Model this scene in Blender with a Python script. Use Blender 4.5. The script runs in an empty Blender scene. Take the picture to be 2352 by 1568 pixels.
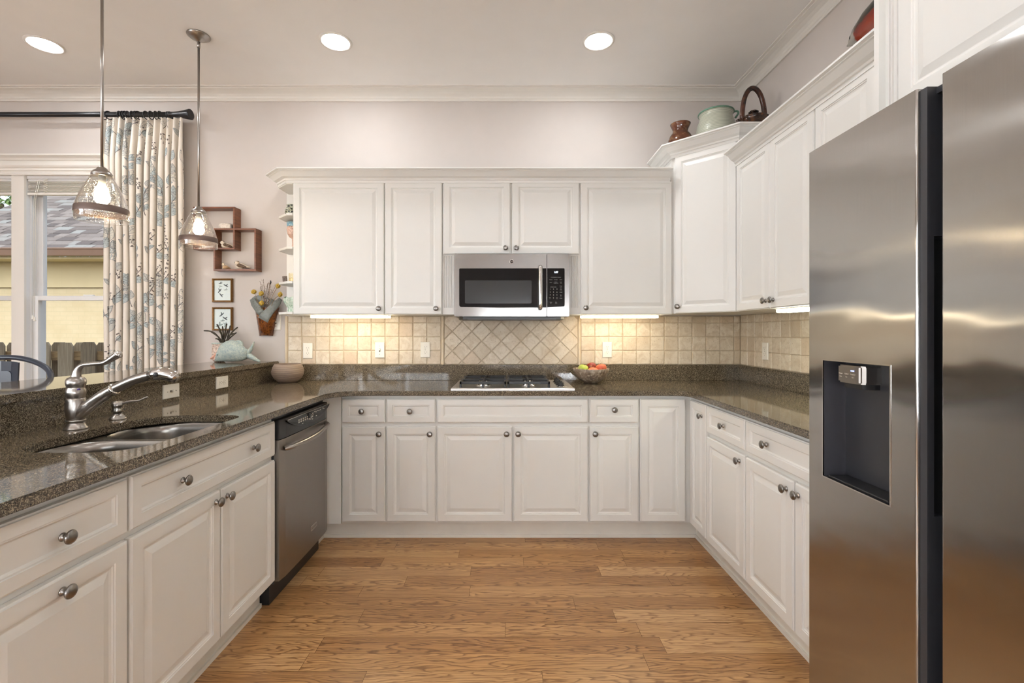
import bpy, bmesh, math, random
from mathutils import Vector, Matrix
PI = math.pi
scene = bpy.context.scene
COL = scene.collection
V = Vector

# ------------------------------------------------------------------ camera, sky, fill lamps, exposure
EYE, FOC, VX, VY = 1.269, 1080.0, 1168.0, 763.0          # eye height, focal length and vanishing point for a 2352 x 1568 frame
cam_d = bpy.data.cameras.new('camera'); cam = bpy.data.objects.new('camera', cam_d); COL.objects.link(cam)
cam.location = (0, 0, EYE); cam.rotation_euler = (PI/2, 0, 0)
cam_d.sensor_width = 36; cam_d.lens = FOC/2352*36
cam_d.shift_x = (1176-VX)/2352; cam_d.shift_y = -(784-VY)/2352
cam_d.clip_start = .02
scene.camera = cam
scene.view_settings.view_transform = 'Standard'; scene.view_settings.look = 'None'
scene.view_settings.gamma = 1; scene.view_settings.use_curve_mapping = False
scene.view_settings.exposure = 0.62
scene.cycles.use_denoising = True
scene.cycles.max_bounces = 8; scene.cycles.diffuse_bounces = 5; scene.cycles.transparent_max_bounces = 16
scene.cycles.caustics_reflective = False; scene.cycles.caustics_refractive = False

world = bpy.data.worlds.new('sky'); scene.world = world; world.use_nodes = True
wn = world.node_tree; bg = wn.nodes['Background']
sky = wn.nodes.new('ShaderNodeTexSky'); sky.sky_type = 'NISHITA'; sky.sun_disc = False
sky.sun_elevation = math.radians(48); sky.sun_rotation = math.radians(200); sky.air_density = 1.0; sky.dust_density = 2.5
hs_ = wn.nodes.new('ShaderNodeHueSaturation'); hs_.inputs['Saturation'].default_value = .35      # hazy bright sky
wn.links.new(sky.outputs[0], hs_.inputs['Color']); wn.links.new(hs_.outputs[0], bg.inputs[0]); bg.inputs[1].default_value = .24

def area_light(name, loc, rot, sx, sy, power, color):
    d = bpy.data.lights.new(name, 'AREA'); d.shape = 'RECTANGLE'; d.size = sx; d.size_y = sy; d.energy = power; d.color = color
    o = bpy.data.objects.new(name, d); COL.objects.link(o); o.location = loc; o.rotation_euler = rot
    return o
REAR, LEFT, RIGHT, BACK, CEIL = -3.2, -5.4, 1.712, 3.465, 3.044      # room planes
# added fill lamps, set at the unseen windows behind and beside the camera
area_light('fill_rear', (-3.25, REAR-.02, 1.5), (PI/2, 0, PI), 3.9, 1.75, 300, (.86, .93, 1))
area_light('fill_rear_low', (.45, REAR-.02, 1.09), (PI/2, 0, PI), 1.9, .9, 370, (.87, .935, 1))
area_light('fill_side', (LEFT-.02, -1.3, 1.55), (PI/2, 0, -PI/2), 2.2, 1.7, 90, (.90, .95, 1))
CAN_POWER, STRIP_POWER, BULB_POWER = 72, 11, 60

# ------------------------------------------------------------------ helpers
ORG = {}
def tag(o, label=None, cat=None, group=None, kind=None):
    if label: o['label'] = label
    if cat: o['category'] = cat
    if group: o['group'] = group
    if kind: o['kind'] = kind
    return o
def thing(name, label, cat, loc=(0, 0, 0), rz=0, group=None, kind=None):
    o = bpy.data.objects.new(name, None); COL.objects.link(o); o.location = loc; o.rotation_euler = (0, 0, rz)
    o.empty_display_size = .1
    ORG[o] = V(loc)
    return tag(o, label, cat, group, kind)
def at(px, py, y): return V(((px-VX)*y/FOC, y, EYE-(py-VY)*y/FOC))

class Frame:
    """a upright plane: u runs along it, z up, n out of it"""
    def __init__(s, o, u, n): s.o = V(o); s.u = V(u).normalized(); s.n = V(n).normalized(); s.z = V((0, 0, 1))
    def pt(s, a, b, w=0): return s.o+s.u*a+s.z*b+s.n*w
class MB:
    def __init__(s): s.v = []; s.f = []; s.m = []; s.sm = []; s.tint = []; s.uv = []; s.t = (0, 0, 0)
    def add(s, vs, fs, mi=0, smooth=False):
        b = len(s.v); s.v += [V(p) for p in vs]
        for f in fs: s.f.append([b+i for i in f]); s.m.append(mi); s.sm.append(smooth); s.tint.append(s.t)
        return s
    def box(s, x0, x1, y0, y1, z0, z1, mi=0):
        vs = [(x, y, z) for z in (z0, z1) for y in (y0, y1) for x in (x0, x1)]
        return s.add(vs, [(0, 2, 3, 1), (4, 5, 7, 6), (0, 1, 5, 4), (2, 6, 7, 3), (0, 4, 6, 2), (1, 3, 7, 5)], mi)
    def fbox(s, fr, a0, a1, b0, b1, w0, w1, mi=0):
        vs = [fr.pt(a, b, w) for b in (b0, b1) for w in (w0, w1) for a in (a0, a1)]
        return s.add(vs, [(0, 2, 3, 1), (4, 5, 7, 6), (0, 1, 5, 4), (2, 6, 7, 3), (0, 4, 6, 2), (1, 3, 7, 5)], mi)
    def rings(s, rs, cap0=True, cap1=True, closed=True, mi=0, smooth=False, loop=False):
        n = len(rs[0]); vs = [p for r in rs for p in r]; fs = []
        K = len(rs)
        for k in range(K if loop else K-1):
            k2 = (k+1) % K
            for i in range(n if closed else n-1):
                j = (i+1) % n; fs.append((k*n+i, k*n+j, k2*n+j, k2*n+i))
        if cap0 and not loop: fs.append(tuple(range(n))[::-1])
        if cap1 and not loop: fs.append(tuple((K-1)*n+i for i in range(n)))
        return s.add(vs, fs, mi, smooth)
    def lathe(s, prof, c=(0, 0, 0), axis=(0, 0, 1), seg=24, mi=0, smooth=True, cap0=True, cap1=True, sx=1, sy=1):
        ax = V(axis).normalized(); q = V((0, 0, 1)).rotation_difference(ax); c = V(c)
        rs = []
        for r, z in prof:
            r = max(r, 1e-4)
            rs.append([c+q @ V((math.cos(2*PI*i/seg)*r*sx, math.sin(2*PI*i/seg)*r*sy, z)) for i in range(seg)])
        return s.rings(rs, cap0, cap1, True, mi, smooth)
    def tube(s, path, r, seg=10, mi=0, smooth=True, loop=False, flat=1):
        path = [V(p) for p in path]; n = len(path); rr = r if isinstance(r, (list, tuple)) else [r]*n
        rs = []; up = None
        for i, p in enumerate(path):
            if loop: d = path[(i+1) % n]-path[i-1]
            else: d = path[min(i+1, n-1)]-path[max(i-1, 0)]
            d.normalize()
            if up is None:
                up = V((0, 0, 1)) if abs(d.z) < .9 else V((1, 0, 0))
            a = d.cross(up)
            if a.length < 1e-5: a = d.orthogonal()
            a.normalize(); b = a.cross(d).normalized(); up = b
            rs.append([p+a*math.cos(2*PI*k/seg)*rr[i]+b*math.sin(2*PI*k/seg)*rr[i]*flat for k in range(seg)])
        return s.rings(rs, True, True, True, mi, smooth, loop)
    def prism(s, poly, z0, z1, mi=0):
        n = len(poly)
        return s.rings([[V((x, y, z0)) for x, y in poly], [V((x, y, z1)) for x, y in poly]], mi=mi)
    def sweep(s, path, prof, mi=0, closed_prof=True):
        """profile (out, z) along a plan polyline; out is to the right of travel; mitred"""
        P = [V((x, y)) for x, y in path]; n = len(P); rs = []
        for i in range(n):
            d0 = (P[i]-P[i-1]).normalized() if i > 0 else None
            d1 = (P[i+1]-P[i]).normalized() if i < n-1 else None
            r = lambda d: V((d.y, -d.x))
            if d0 is None: m = r(d1)
            elif d1 is None: m = r(d0)
            else:
                m = r(d0)+r(d1); m.normalize(); m = m/max(.2, m.dot(r(d0)))
            rs.append([V((P[i].x+m.x*o, P[i].y+m.y*o, z)) for o, z in prof])
        return s.rings(rs, True, True, closed_prof, mi)
    def sphere(s, c, r, sx=1, sy=1, sz=1, seg=16, rg=10, mi=0):
        prof = [(math.sin(PI*i/rg)*r, -math.cos(PI*i/rg)*r*sz) for i in range(rg+1)]
        return s.lathe(prof, c, seg=seg, mi=mi, sx=sx, sy=sy)
    def xform(s, M, i0=0):
        for i in range(i0, len(s.v)): s.v[i] = M @ s.v[i]
        return s
    def build(s, name, mats, parent=None, bevel=0, seg=1, local=False, weld=False, solid=0, fix=True):
        if not isinstance(mats, (list, tuple)): mats = [mats]
        o = bpy.data.objects.new(name, None)
        if parent is not None:
            off = V((0, 0, 0)) if local else ORG[parent]
        elif local: off = V((0, 0, 0))
        else:
            lo = V([min(p[k] for p in s.v) for k in range(3)]); hi = V([max(p[k] for p in s.v) for k in range(3)])
            off = V(((lo.x+hi.x)/2, (lo.y+hi.y)/2, lo.z))
        me = bpy.data.meshes.new(name)
        me.from_pydata([tuple(p-off) for p in s.v], [], s.f)
        me.polygons.foreach_set('material_index', s.m); me.polygons.foreach_set('use_smooth', s.sm)
        if any(t != (0, 0, 0) for t in s.tint):
            at_ = me.attributes.new('tint', 'FLOAT_VECTOR', 'FACE'); at_.data.foreach_set('vector', [c for t in s.tint for c in t])
        if s.uv:
            uvl = me.uv_layers.new(name='UVMap'); uvl.data.foreach_set('uv', [c for p in s.uv for c in p])
        for m in mats: me.materials.append(m)
        if fix or bevel or weld:
            bm = bmesh.new(); bm.from_mesh(me)
            if weld: bmesh.ops.remove_doubles(bm, verts=bm.verts, dist=1e-5)
            if fix: bmesh.ops.recalc_face_normals(bm, faces=bm.faces)
            if bevel:
                es = [e for e in bm.edges if len(e.link_faces) == 2 and e.calc_face_angle(0) > .6]
                bmesh.ops.bevel(bm, geom=es, offset=bevel, segments=seg, affect='EDGES', clamp_overlap=True)
            bm.to_mesh(me); bm.free()
        bpy.data.objects.remove(o)
        o = bpy.data.objects.new(name, me); COL.objects.link(o)
        if parent is not None: o.parent = parent; ORG[o] = off
        else: o.location = off; ORG[o] = off
        return o
def cut(o, cutters):
    """boolean-subtract closed MB shapes (world coordinates) from o"""
    dg = bpy.context.evaluated_depsgraph_get
    for c in cutters:
        k = c.build('cutter', o.data.materials[0]);
        if o.parent is not None: k.location = k.location-ORG[o.parent]; k.parent = o.parent
        m = o.modifiers.new('cut', 'BOOLEAN'); m.operation = 'DIFFERENCE'; m.solver = 'EXACT'; m.object = k
        d = dg(); d.update(); me = bpy.data.meshes.new_from_object(o.evaluated_get(d)); o.modifiers.clear()
        old = o.data; nm = old.name; o.data = me; bpy.data.meshes.remove(old); me.name = nm
        bpy.data.objects.remove(k)
    return o
def text(s, fr, a, b, w, size, mat, parent, name='lettering', align='CENTER', depth=.0002, sx=1):
    c = bpy.data.curves.new(name, 'FONT'); c.body = s; c.size = size; c.align_x = align; c.align_y = 'CENTER'; c.extrude = depth; c.resolution_u = 3
    t = bpy.data.objects.new('tmp', c); COL.objects.link(t)
    d = bpy.context.evaluated_depsgraph_get(); d.update()
    me = bpy.data.meshes.new_from_object(t.evaluated_get(d)); bpy.data.objects.remove(t)
    mb = MB(); mb.add([fr.pt(a+p.co.x*sx, b+p.co.y, w+p.co.z) for p in me.vertices], [tuple(f.vertices) for f in me.polygons])
    bpy.data.meshes.remove(me); bpy.data.curves.remove(c)
    return mb
def arc(cx, cy, r, a0, a1, n): return [(cx+r*math.cos(math.radians(a0+(a1-a0)*i/n)), cy+r*math.sin(math.radians(a0+(a1-a0)*i/n))) for i in range(n+1)]
def spline(pts, n=8):
    P = [V(p) for p in pts]; out = []
    for i in range(len(P)-1):
        a, b, c, d = P[max(i-1, 0)], P[i], P[i+1], P[min(i+2, len(P)-1)]
        for k in range(n):
            t = k/n; out.append(.5*((2*b)+(c-a)*t+(2*a-5*b+4*c-d)*t*t+(3*b-a-3*c+d)*t**3))
    return out+[P[-1]]

# ------------------------------------------------------------------ materials
def srgb(r, g, b):
    f = lambda c: c/12.92 if c <= .04045 else ((c+.055)/1.055)**2.4
    return (f(r/255), f(g/255), f(b/255), 1)
class MT:
    def __init__(s, name):
        s.m = bpy.data.materials.new(name); s.m.use_nodes = True; s.nt = s.m.node_tree
        s.b = s.nt.nodes['Principled BSDF']; s.out = s.nt.nodes['Material Output']
    def n(s, t, **k):
        q = s.nt.nodes.new('ShaderNode'+t)
        for a, v in k.items():
            if a.startswith('i_'):
                key = a[2:]; key = int(key) if key.isdigit() else key.replace('_', ' ')
                q.inputs[key].default_value = v
            else: setattr(q, a, v)
        return q
    def l(s, a, b): s.nt.links.new(a, b)
    def co(s, kind='Object', scale=(1, 1, 1)):
        t = s.n('TexCoord'); mp = s.n('Mapping'); mp.inputs['Scale'].default_value = scale; s.l(t.outputs[kind], mp.inputs[0]); return mp.outputs[0]
    def noise(s, co, scale, detail=3, rough=.5, dist=0):
        q = s.n('TexNoise'); q.inputs['Scale'].default_value = scale; q.inputs['Detail'].default_value = detail
        q.inputs['Roughness'].default_value = rough; q.inputs['Distortion'].default_value = dist
        if co is not None: s.l(co, q.inputs['Vector'])
        return q.outputs[0]
    def ramp(s, fac, stops, interp='LINEAR'):
        q = s.n('ValToRGB'); cr = q.color_ramp; cr.interpolation = interp
        while len(cr.elements) < len(stops): cr.elements.new(.5)
        for e, (p, c) in zip(cr.elements, stops): e.position = p; e.color = c if len(c) == 4 else (*c, 1)
        s.l(fac, q.inputs[0]); return q.outputs[0]
    def math(s, op, a, b=None):
        q = s.n('Math', operation=op)
        for i, x in enumerate((a, b)):
            if x is None: continue
            if isinstance(x, (int, float)): q.inputs[i].default_value = x
            else: s.l(x, q.inputs[i])
        return q.outputs[0]
    def mix(s, fac, a, b, mode='MIX'):
        q = s.n('Mix', data_type='RGBA', blend_type=mode)
        for i, x in ((0, fac), (6, a), (7, b)):
            if isinstance(x, (int, float)): q.inputs[i].default_value = x
            elif isinstance(x, tuple): q.inputs[i].default_value = x
            else: s.l(x, q.inputs[i])
        return q.outputs[2]
    def bump(s, h, strength=.3, dist=.002):
        q = s.n('Bump'); q.inputs['Strength'].default_value = strength; q.inputs['Distance'].default_value = dist
        s.l(h, q.inputs['Height']); s.l(q.outputs[0], s.b.inputs['Normal'])
    def set(s, **k):
        for a, v in k.items(): s.b.inputs[a.replace('_', ' ')].default_value = v
        return s
def plain(name, c, rough=.5, metal=0, var=.04, scale=6, **k):
    """one colour with a slight procedural unevenness"""
    t = MT(name); c = c if len(c) == 4 else (*c, 1)
    nz = t.noise(t.co(), scale)
    d = tuple(x*(1-var) for x in c[:3])+(1,); e = tuple(min(1, x*(1+var)) for x in c[:3])+(1,)
    t.l(t.ramp(nz, [(.3, d), (.7, e)]), t.b.inputs['Base Color'])
    t.set(Roughness=rough, Metallic=metal, **k); return t.m
def emit(name, c, strength):
    t = MT(name); t.set(Base_Color=(*c, 1), Emission_Color=(*c, 1), Emission_Strength=strength); return t.m
def steel(name, c=(.56, .55, .54), rough=.3, aniso=.75, vertical=False, wav=0.0):
    t = MT(name); co = t.co('Object', (1, 1, 90) if vertical else (60, 60, 1))
    t.set(Metallic=1.0, Base_Color=(*c, 1), Roughness=rough, Anisotropic=aniso, Anisotropic_Rotation=.25 if vertical else 0)
    tg = t.n('Tangent', direction_type='RADIAL', axis='Z'); t.l(tg.outputs[0], t.b.inputs['Tangent'])
    nz = t.noise(co, 6, 2)
    t.l(t.ramp(nz, [(.3, tuple(x*.985 for x in c)), (.7, tuple(min(1, x*1.015) for x in c))]), t.b.inputs['Base Color'])
    if wav:
        w = t.noise(t.co('Object', (1, 1.3, 2.2)), 2.2, 2); t.bump(w, wav, .02)
    return t.m
def glass(name, tint=(.96, .98, 1), rough=0.0, seeds=False, ior=1.5, gain=1.0):
    t = MT(name); nt = t.nt; nt.nodes.remove(t.b)
    tr = t.n('BsdfTransparent'); tr.inputs[0].default_value = (*tint, 1); gl = t.n('BsdfGlossy'); gl.inputs['Roughness'].default_value = rough
    gl.inputs[0].default_value = (1, 1, 1, 1)
    fr = t.n('Fresnel'); fr.inputs[0].default_value = ior; mx = t.n('MixShader')
    if seeds:
        vz = t.n('TexVoronoi'); vz.inputs['Scale'].default_value = 150; t.l(t.co(), vz.inputs[0])
        r = t.ramp(vz.outputs['Distance'], [(0, (1, 1, 1)), (.35, (0, 0, 0))]); nz = t.noise(t.co(), 40, 2)
        bp = t.n('Bump'); bp.inputs['Strength'].default_value = .6; bp.inputs['Distance'].default_value = .003
        t.l(t.mix(.5, r, nz), bp.inputs['Height']); t.l(bp.outputs[0], gl.inputs['Normal']); t.l(bp.outputs[0], fr.inputs['Normal'])
    ge = t.n('NewGeometry')                                   # reflect at the outer face only
    g = t.math('MULTIPLY', t.math('MULTIPLY', fr.outputs[0], gain), t.math('SUBTRACT', 1.0, ge.outputs['Backfacing']))
    t.l(g, mx.inputs[0]); t.l(tr.outputs[0], mx.inputs[1]); t.l(gl.outputs[0], mx.inputs[2]); t.l(mx.outputs[0], t.out.inputs[0])
    return t.m

def granite():
    t = MT('granite'); co = t.co()
    vz = t.n('TexVoronoi'); vz.inputs['Scale'].default_value = 430; t.l(co, vz.inputs[0])
    sp = t.n('SeparateColor'); t.l(vz.outputs['Color'], sp.inputs[0])
    nz = t.noise(co, 260, 4, .7)
    h = t.math('ADD', t.math('MULTIPLY', sp.outputs[0], .6), t.math('MULTIPLY', nz, .4))
    c = t.ramp(h, [(.2, srgb(38, 32, 25)), (.42, srgb(75, 66, 53)), (.62, srgb(106, 95, 78)), (.82, srgb(168, 154, 130))])
    t.l(c, t.b.inputs['Base Color']); t.set(Roughness=.055, Specular_IOR_Level=.55)
    return t.m
def travertine():
    t = MT('travertine_tile'); co = t.co(); at_ = t.n('Attribute', attribute_name='tint', attribute_type='GEOMETRY')
    sp = t.n('SeparateXYZ'); t.l(at_.outputs['Vector'], sp.inputs[0])
    c = t.ramp(sp.outputs[0], [(0, srgb(200, 185, 163)), (.4, srgb(218, 206, 186)), (.75, srgb(226, 215, 197)), (1, srgb(210, 191, 168))])
    n1 = t.noise(co, 14, 5, .65, 1.2); n2 = t.noise(co, 90, 3)
    c2 = t.mix(t.ramp(n1, [(.42, (0, 0, 0)), (.72, (1, 1, 1))]), c, srgb(196, 178, 153))
    c3 = t.mix(t.ramp(n2, [(.60, (0, 0, 0)), (.72, (.6, .6, .6))]), c2, srgb(160, 138, 112))
    t.l(c3, t.b.inputs['Base Color']); t.set(Roughness=.45); t.bump(t.mix(.5, n1, n2), .5, .003)
    return t.m
def oak():
    t = MT('oak_floor'); uv = t.n('UVMap'); s = t.n('SeparateXYZ'); t.l(uv.outputs[0], s.inputs[0])
    at_ = t.n('Attribute', attribute_name='tint', attribute_type='GEOMETRY'); q = t.n('SeparateXYZ'); t.l(at_.outputs['Vector'], q.inputs[0])
    U, W = s.outputs[0], s.outputs[1]; R, G, B = q.outputs
    c = t.n('CombineXYZ'); t.l(t.math('MULTIPLY', U, 1.0), c.inputs[0]); t.l(t.math('MULTIPLY', W, 5.0), c.inputs[1]); t.l(t.math('MULTIPLY', G, 40), c.inputs[2])
    n1 = t.noise(c.outputs[0], 3.2, 2, .5); n2 = t.noise(c.outputs[0], 14, 2, .5)
    wc = t.math('SUBTRACT', W, t.math('MULTIPLY', t.math('SUBTRACT', B, .5), .09))
    par = t.math('MULTIPLY', t.math('MULTIPLY', wc, wc), t.math('MULTIPLY', G, 170))
    lin = t.math('MULTIPLY', t.math('ABSOLUTE', wc), t.math('MULTIPLY', t.math('SUBTRACT', 1.0, G), 6.0))
    tt = t.math('ADD', t.math('ADD', par, lin), t.math('MULTIPLY', U, .55))
    tt = t.math('ADD', tt, t.math('ADD', t.math('MULTIPLY', n1, .9), t.math('MULTIPLY', n2, .12)))
    ring = t.math('FRACT', t.math('MULTIPLY', tt, 9.0))
    line = t.ramp(ring, [(0, (1, 1, 1)), (.10, (.75, .75, .75)), (.32, (.12, .12, .12)), (.85, (0, 0, 0)), (1, (1, 1, 1))])
    c2 = t.n('CombineXYZ'); t.l(t.math('MULTIPLY', U, 6.0), c2.inputs[0]); t.l(t.math('MULTIPLY', W, 260.0), c2.inputs[1]); t.l(t.math('MULTIPLY', G, 40), c2.inputs[2])
    fine = t.noise(c2.outputs[0], 1.0, 3, .6)
    base = t.ramp(R, [(0, srgb(170, 122, 74)), (.5, srgb(198, 152, 100)), (1, srgb(216, 176, 126))])
    dark = t.ramp(R, [(0, srgb(92, 56, 28)), (.5, srgb(114, 74, 40)), (1, srgb(138, 94, 56))])
    col = t.mix(t.math('MULTIPLY', line, .85), base, dark)
    col = t.mix(t.ramp(fine, [(.35, (.55, .55, .55)), (.6, (0, 0, 0))]), col, dark)
    t.l(col, t.b.inputs['Base Color']); t.set(Roughness=.28, Specular_IOR_Level=.45); t.bump(fine, .12, .0006)
    return t.m
def speckled(name, c0, c1, c2, scale=30, rough=.3, bump=.2, **k):
    t = MT(name); co = t.co(); a = t.noise(co, scale, 4, .65); b = t.noise(co, scale*3.1, 3, .6)
    c = t.mix(t.ramp(b, [(.5, (0, 0, 0)), (.66, (1, 1, 1))]), t.ramp(a, [(.35, c0), (.65, c1)]), c2)
    t.l(c, t.b.inputs['Base Color']); t.set(Roughness=rough, **k); t.bump(b, bump, .003); return t.m
def banded(name, c0, c1, scale, rough=.4, noise_amt=.4, bump=.5):
    """horizontal throwing rings on a pot"""
    t = MT(name); co = t.co(); s = t.n('SeparateXYZ'); t.l(co, s.inputs[0])
    nz = t.noise(co, 9, 3)
    z = t.math('ADD', t.math('MULTIPLY', s.outputs[2], scale), t.math('MULTIPLY', nz, noise_amt))
    w = t.math('SINE', z); w2 = t.math('MULTIPLY', t.math('ADD', w, 1), .5)
    n3 = t.noise(t.co('Object', (6, 6, 130)), 1, 3)
    t.l(t.ramp(t.mix(.5, w2, n3), [(.3, c0), (.62, c1)]), t.b.inputs['Base Color']); t.set(Roughness=rough); t.bump(w2, bump, .002); return t.m
def wood(name, c0, c1, sc=(3, 3, 40), rough=.35):
    t = MT(name); nz = t.noise(t.co('Object', sc), 2.5, 4, .6, .6)
    t.l(t.ramp(nz, [(.35, c0), (.65, c1)]), t.b.inputs['Base Color']); t.set(Roughness=rough); return t.m
def tinted(name, stops, rough=.8, nscale=40, namt=.25, bump=0):
    t = MT(name); at_ = t.n('Attribute', attribute_name='tint', attribute_type='GEOMETRY'); sp = t.n('SeparateXYZ'); t.l(at_.outputs['Vector'], sp.inputs[0])
    nz = t.noise(t.co(), nscale, 4, .7)
    v = t.math('ADD', sp.outputs[0], t.math('MULTIPLY', t.math('SUBTRACT', nz, .5), namt))
    t.l(t.ramp(v, stops), t.b.inputs['Base Color']); t.set(Roughness=rough)
    if bump: t.bump(nz, bump, .004)
    return t.m

M = {}
M['cab'] = plain('cabinet_paint', srgb(229, 228, 224), .38, var=.012, scale=3)
M['toe'] = plain('toe_kick_paint', srgb(226, 222, 213), .5, var=.03, scale=9)
M['trim'] = plain('trim_paint', srgb(226, 222, 215), .4, var=.012)
M['wall'] = plain('wall_paint', srgb(206, 198, 192), .75, var=.015)
M['ceil'] = plain('ceiling_paint', srgb(240, 239, 237), .85, var=.01)
M['granite'] = granite(); M['tile'] = travertine(); M['oak'] = oak()
M['grout'] = plain('grout', srgb(196, 180, 156), .85, var=.08, scale=30)
M['pencil'] = plain('stone_pencil', srgb(214, 198, 172), .5, var=.08, scale=20)
M['gap'] = plain('floor_gap', srgb(70, 44, 22), .8)
M['nickel'] = steel('brushed_nickel', (.36, .335, .31), .28, .3)
M['pewter'] = plain('pewter_knob', (.26, .245, .23), .30, 1.0, var=.25, scale=60)
M['chrome'] = plain('polished_metal', (.58, .56, .54), .14, 1.0, var=.02)
M['fridge'] = steel('fridge_steel', (.43, .415, .40), .165, 1.0, wav=.16)
M['dw'] = steel('dishwasher_steel', (.31, .285, .26), .34, .6)
M['mw'] = steel('microwave_steel', (.30, .285, .27), .2, .6, vertical=True)
M['cook'] = steel('cooktop_steel', (.60, .575, .55), .3, .5)
M['sink'] = steel('sink_steel', (.27, .255, .235), .24, .5)
M['blackgloss'] = plain('black_gloss', (.006, .006, .007), .08, var=0, Specular_IOR_Level=.3)
M['mwwin'] = plain('microwave_window', (.028, .028, .029), .15, var=.02)
M['black'] = plain('black_plastic', (.012, .012, .013), .4)
M['charcoal'] = plain('charcoal_plastic', (.035, .036, .042), .38)
M['niche'] = plain('niche_grey', (.09, .09, .105), .22, .5, var=.03)
M['navy'] = plain('dark_metal', (.022, .03, .048), .3, .0)
M['iron'] = plain('cast_iron', (.010, .010, .011), .45)
M['rod'] = plain('rod_black', (.008, .009, .012), .3)
M['white'] = plain('white_plastic', srgb(236, 232, 222), .35, var=.01)
M['slot'] = plain('slot_dark', srgb(90, 80, 70), .6)
M['vinyl'] = plain('window_vinyl', srgb(226, 226, 226), .4, var=.01)
M['glass'] = glass('window_glass', (.97, .985, 1))
M['shade'] = glass('seeded_glass', (.94, .935, .92), .06, True, 1.6, 2.4)
M['band'] = plain('bronze_band', (.14, .10, .085), .45, .6)
M['can'] = emit('downlight_lens', (.97, .985, 1), CAN_POWER)
M['strip'] = emit('strip_lens', (1, .86, .62), STRIP_POWER)
M['stripcool'] = emit('strip_lens_cool', (.98, 1, .80), STRIP_POWER)
M['bulb'] = emit('bulb_glow', (1, .80, .54), BULB_POWER)
M['led'] = emit('display_digits', (.75, .85, 1), 2.2)
M['print'] = plain('grey_lettering', srgb(150, 150, 148), .6)
M['ltprint'] = plain('white_lettering', srgb(205, 200, 190), .6)

# ------------------------------------------------------------------ the room
def struct(name, mb, mats, parent=None, **k):
    o = mb.build(name, mats, parent, **k)
    if parent is None: o['kind'] = 'structure'
    return o
rnd = random.Random(7)
# oak floor: every plank a slightly separate quad with its own tone and grain offset
mb = MB(); W = .0986; y = 2.846+W*6
ys = []
yy = 2.846
while yy < BACK+.02: yy += W
while yy > REAR: ys.append(yy); yy -= W
for y1 in ys:
    x = LEFT-rnd.random()
    while x < RIGHT:
        Lp = rnd.choice([.42, .6, .75, .9, 1.05, 1.25, 1.4])*rnd.uniform(.85, 1.1); x1 = x+Lp; g = .0006
        off = rnd.uniform(0, 60); mb.t = (min(1, max(0, rnd.gauss(.5, .24))), rnd.random()**.6, rnd.random())
        mb.add([(x+g, y1-W+g, 0), (x1-g, y1-W+g, 0), (x1-g, y1-g, 0), (x+g, y1-g, 0)], [(0, 1, 2, 3)])
        mb.uv += [(off, -W/2), (off+Lp, -W/2), (off+Lp, W/2), (off, W/2)]
        x = x1
mb.t = (0, 0, 0); mb.add([(LEFT-1, REAR, -.004), (RIGHT+.2, REAR, -.004), (RIGHT+.2, BACK+.1, -.004), (LEFT-1, BACK+.1, -.004)], [(0, 1, 2, 3)], 1); mb.uv += [(0, 0)]*4
struct('floor', mb, [M['oak'], M['gap']], fix=False)
struct('ceiling', MB().box(LEFT-.2, RIGHT+.2, REAR-.2, BACK+.2, CEIL, CEIL+.12), M['ceil'])
WX0, WX1, WZ0, WZ1 = -4.48, -2.72, .60, 2.42                # window opening in the back wall
mb = MB(); T = .15
mb.box(LEFT, WX0, BACK, BACK+T, 0, CEIL); mb.box(WX1, RIGHT+T, BACK, BACK+T, 0, CEIL)
mb.box(WX0, WX1, BACK, BACK+T, 0, WZ0); mb.box(WX0, WX1, BACK, BACK+T, WZ1, CEIL)
struct('wall_back', mb, M['wall'])
struct('wall_right', MB().box(RIGHT, RIGHT+T, REAR, BACK, 0, CEIL), M['wall'])
SY0, SY1 = -2.4, -.2
mb = MB(); mb.box(LEFT-T, LEFT, REAR, SY0, 0, CEIL); mb.box(LEFT-T, LEFT, SY1, BACK, 0, CEIL)
mb.box(LEFT-T, LEFT, SY0, SY1, 0, .7); mb.box(LEFT-T, LEFT, SY0, SY1, 2.4, CEIL)
struct('wall_left', mb, M['wall'])
mb = MB(); xs = [LEFT, -5.2, -1.3, -.5, 1.4, RIGHT]
for k in (0, 2, 4): mb.box(xs[k], xs[k+1], REAR-T, REAR, 0, CEIL)
mb.box(xs[3], xs[4], REAR-T, REAR, 0, .62); mb.box(xs[3], xs[4], REAR-T, REAR, 1.56, CEIL)
mb.box(xs[1], xs[2], REAR-T, REAR, 0, .62); mb.box(xs[1], xs[2], REAR-T, REAR, 2.4, CEIL)
struct('wall_rear', mb, M['wall'])
struct('wall_peninsula', MB().box(-1.87, -1.735, .30, BACK, 0, 1.027), M['wall'])
# room crown moulding
CR = [(0, 2.966), (.012, 2.966), (.012, 2.978), (.018, 2.984), (.022, 2.995), (.034, 3.010), (.052, 3.022), (.068, 3.028), (.076, 3.030), (.076, 3.036), (.092, 3.038), (.092, 3.044), (0, 3.044)]
struct('trim_1', MB().sweep([(LEFT, BACK), (RIGHT, BACK), (RIGHT, REAR)], CR), M['trim'])
struct('trim_2', MB().sweep([(RIGHT, REAR), (LEFT, REAR), (LEFT, BACK)], CR), M['trim'])
BB = [(0, 0), (.016, 0), (.016, .10), (.012, .115), (.006, .125), (0, .13)]
struct('baseboard_back', MB().sweep([(LEFT, BACK), (-1.88, BACK)], BB), M['trim'])
struct('baseboard_left', MB().sweep([(LEFT, REAR), (LEFT, BACK)], BB), M['trim'])
struct('baseboard_peninsula', MB().sweep([(-1.87, BACK), (-1.87, .30)], BB), M['trim'])

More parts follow.
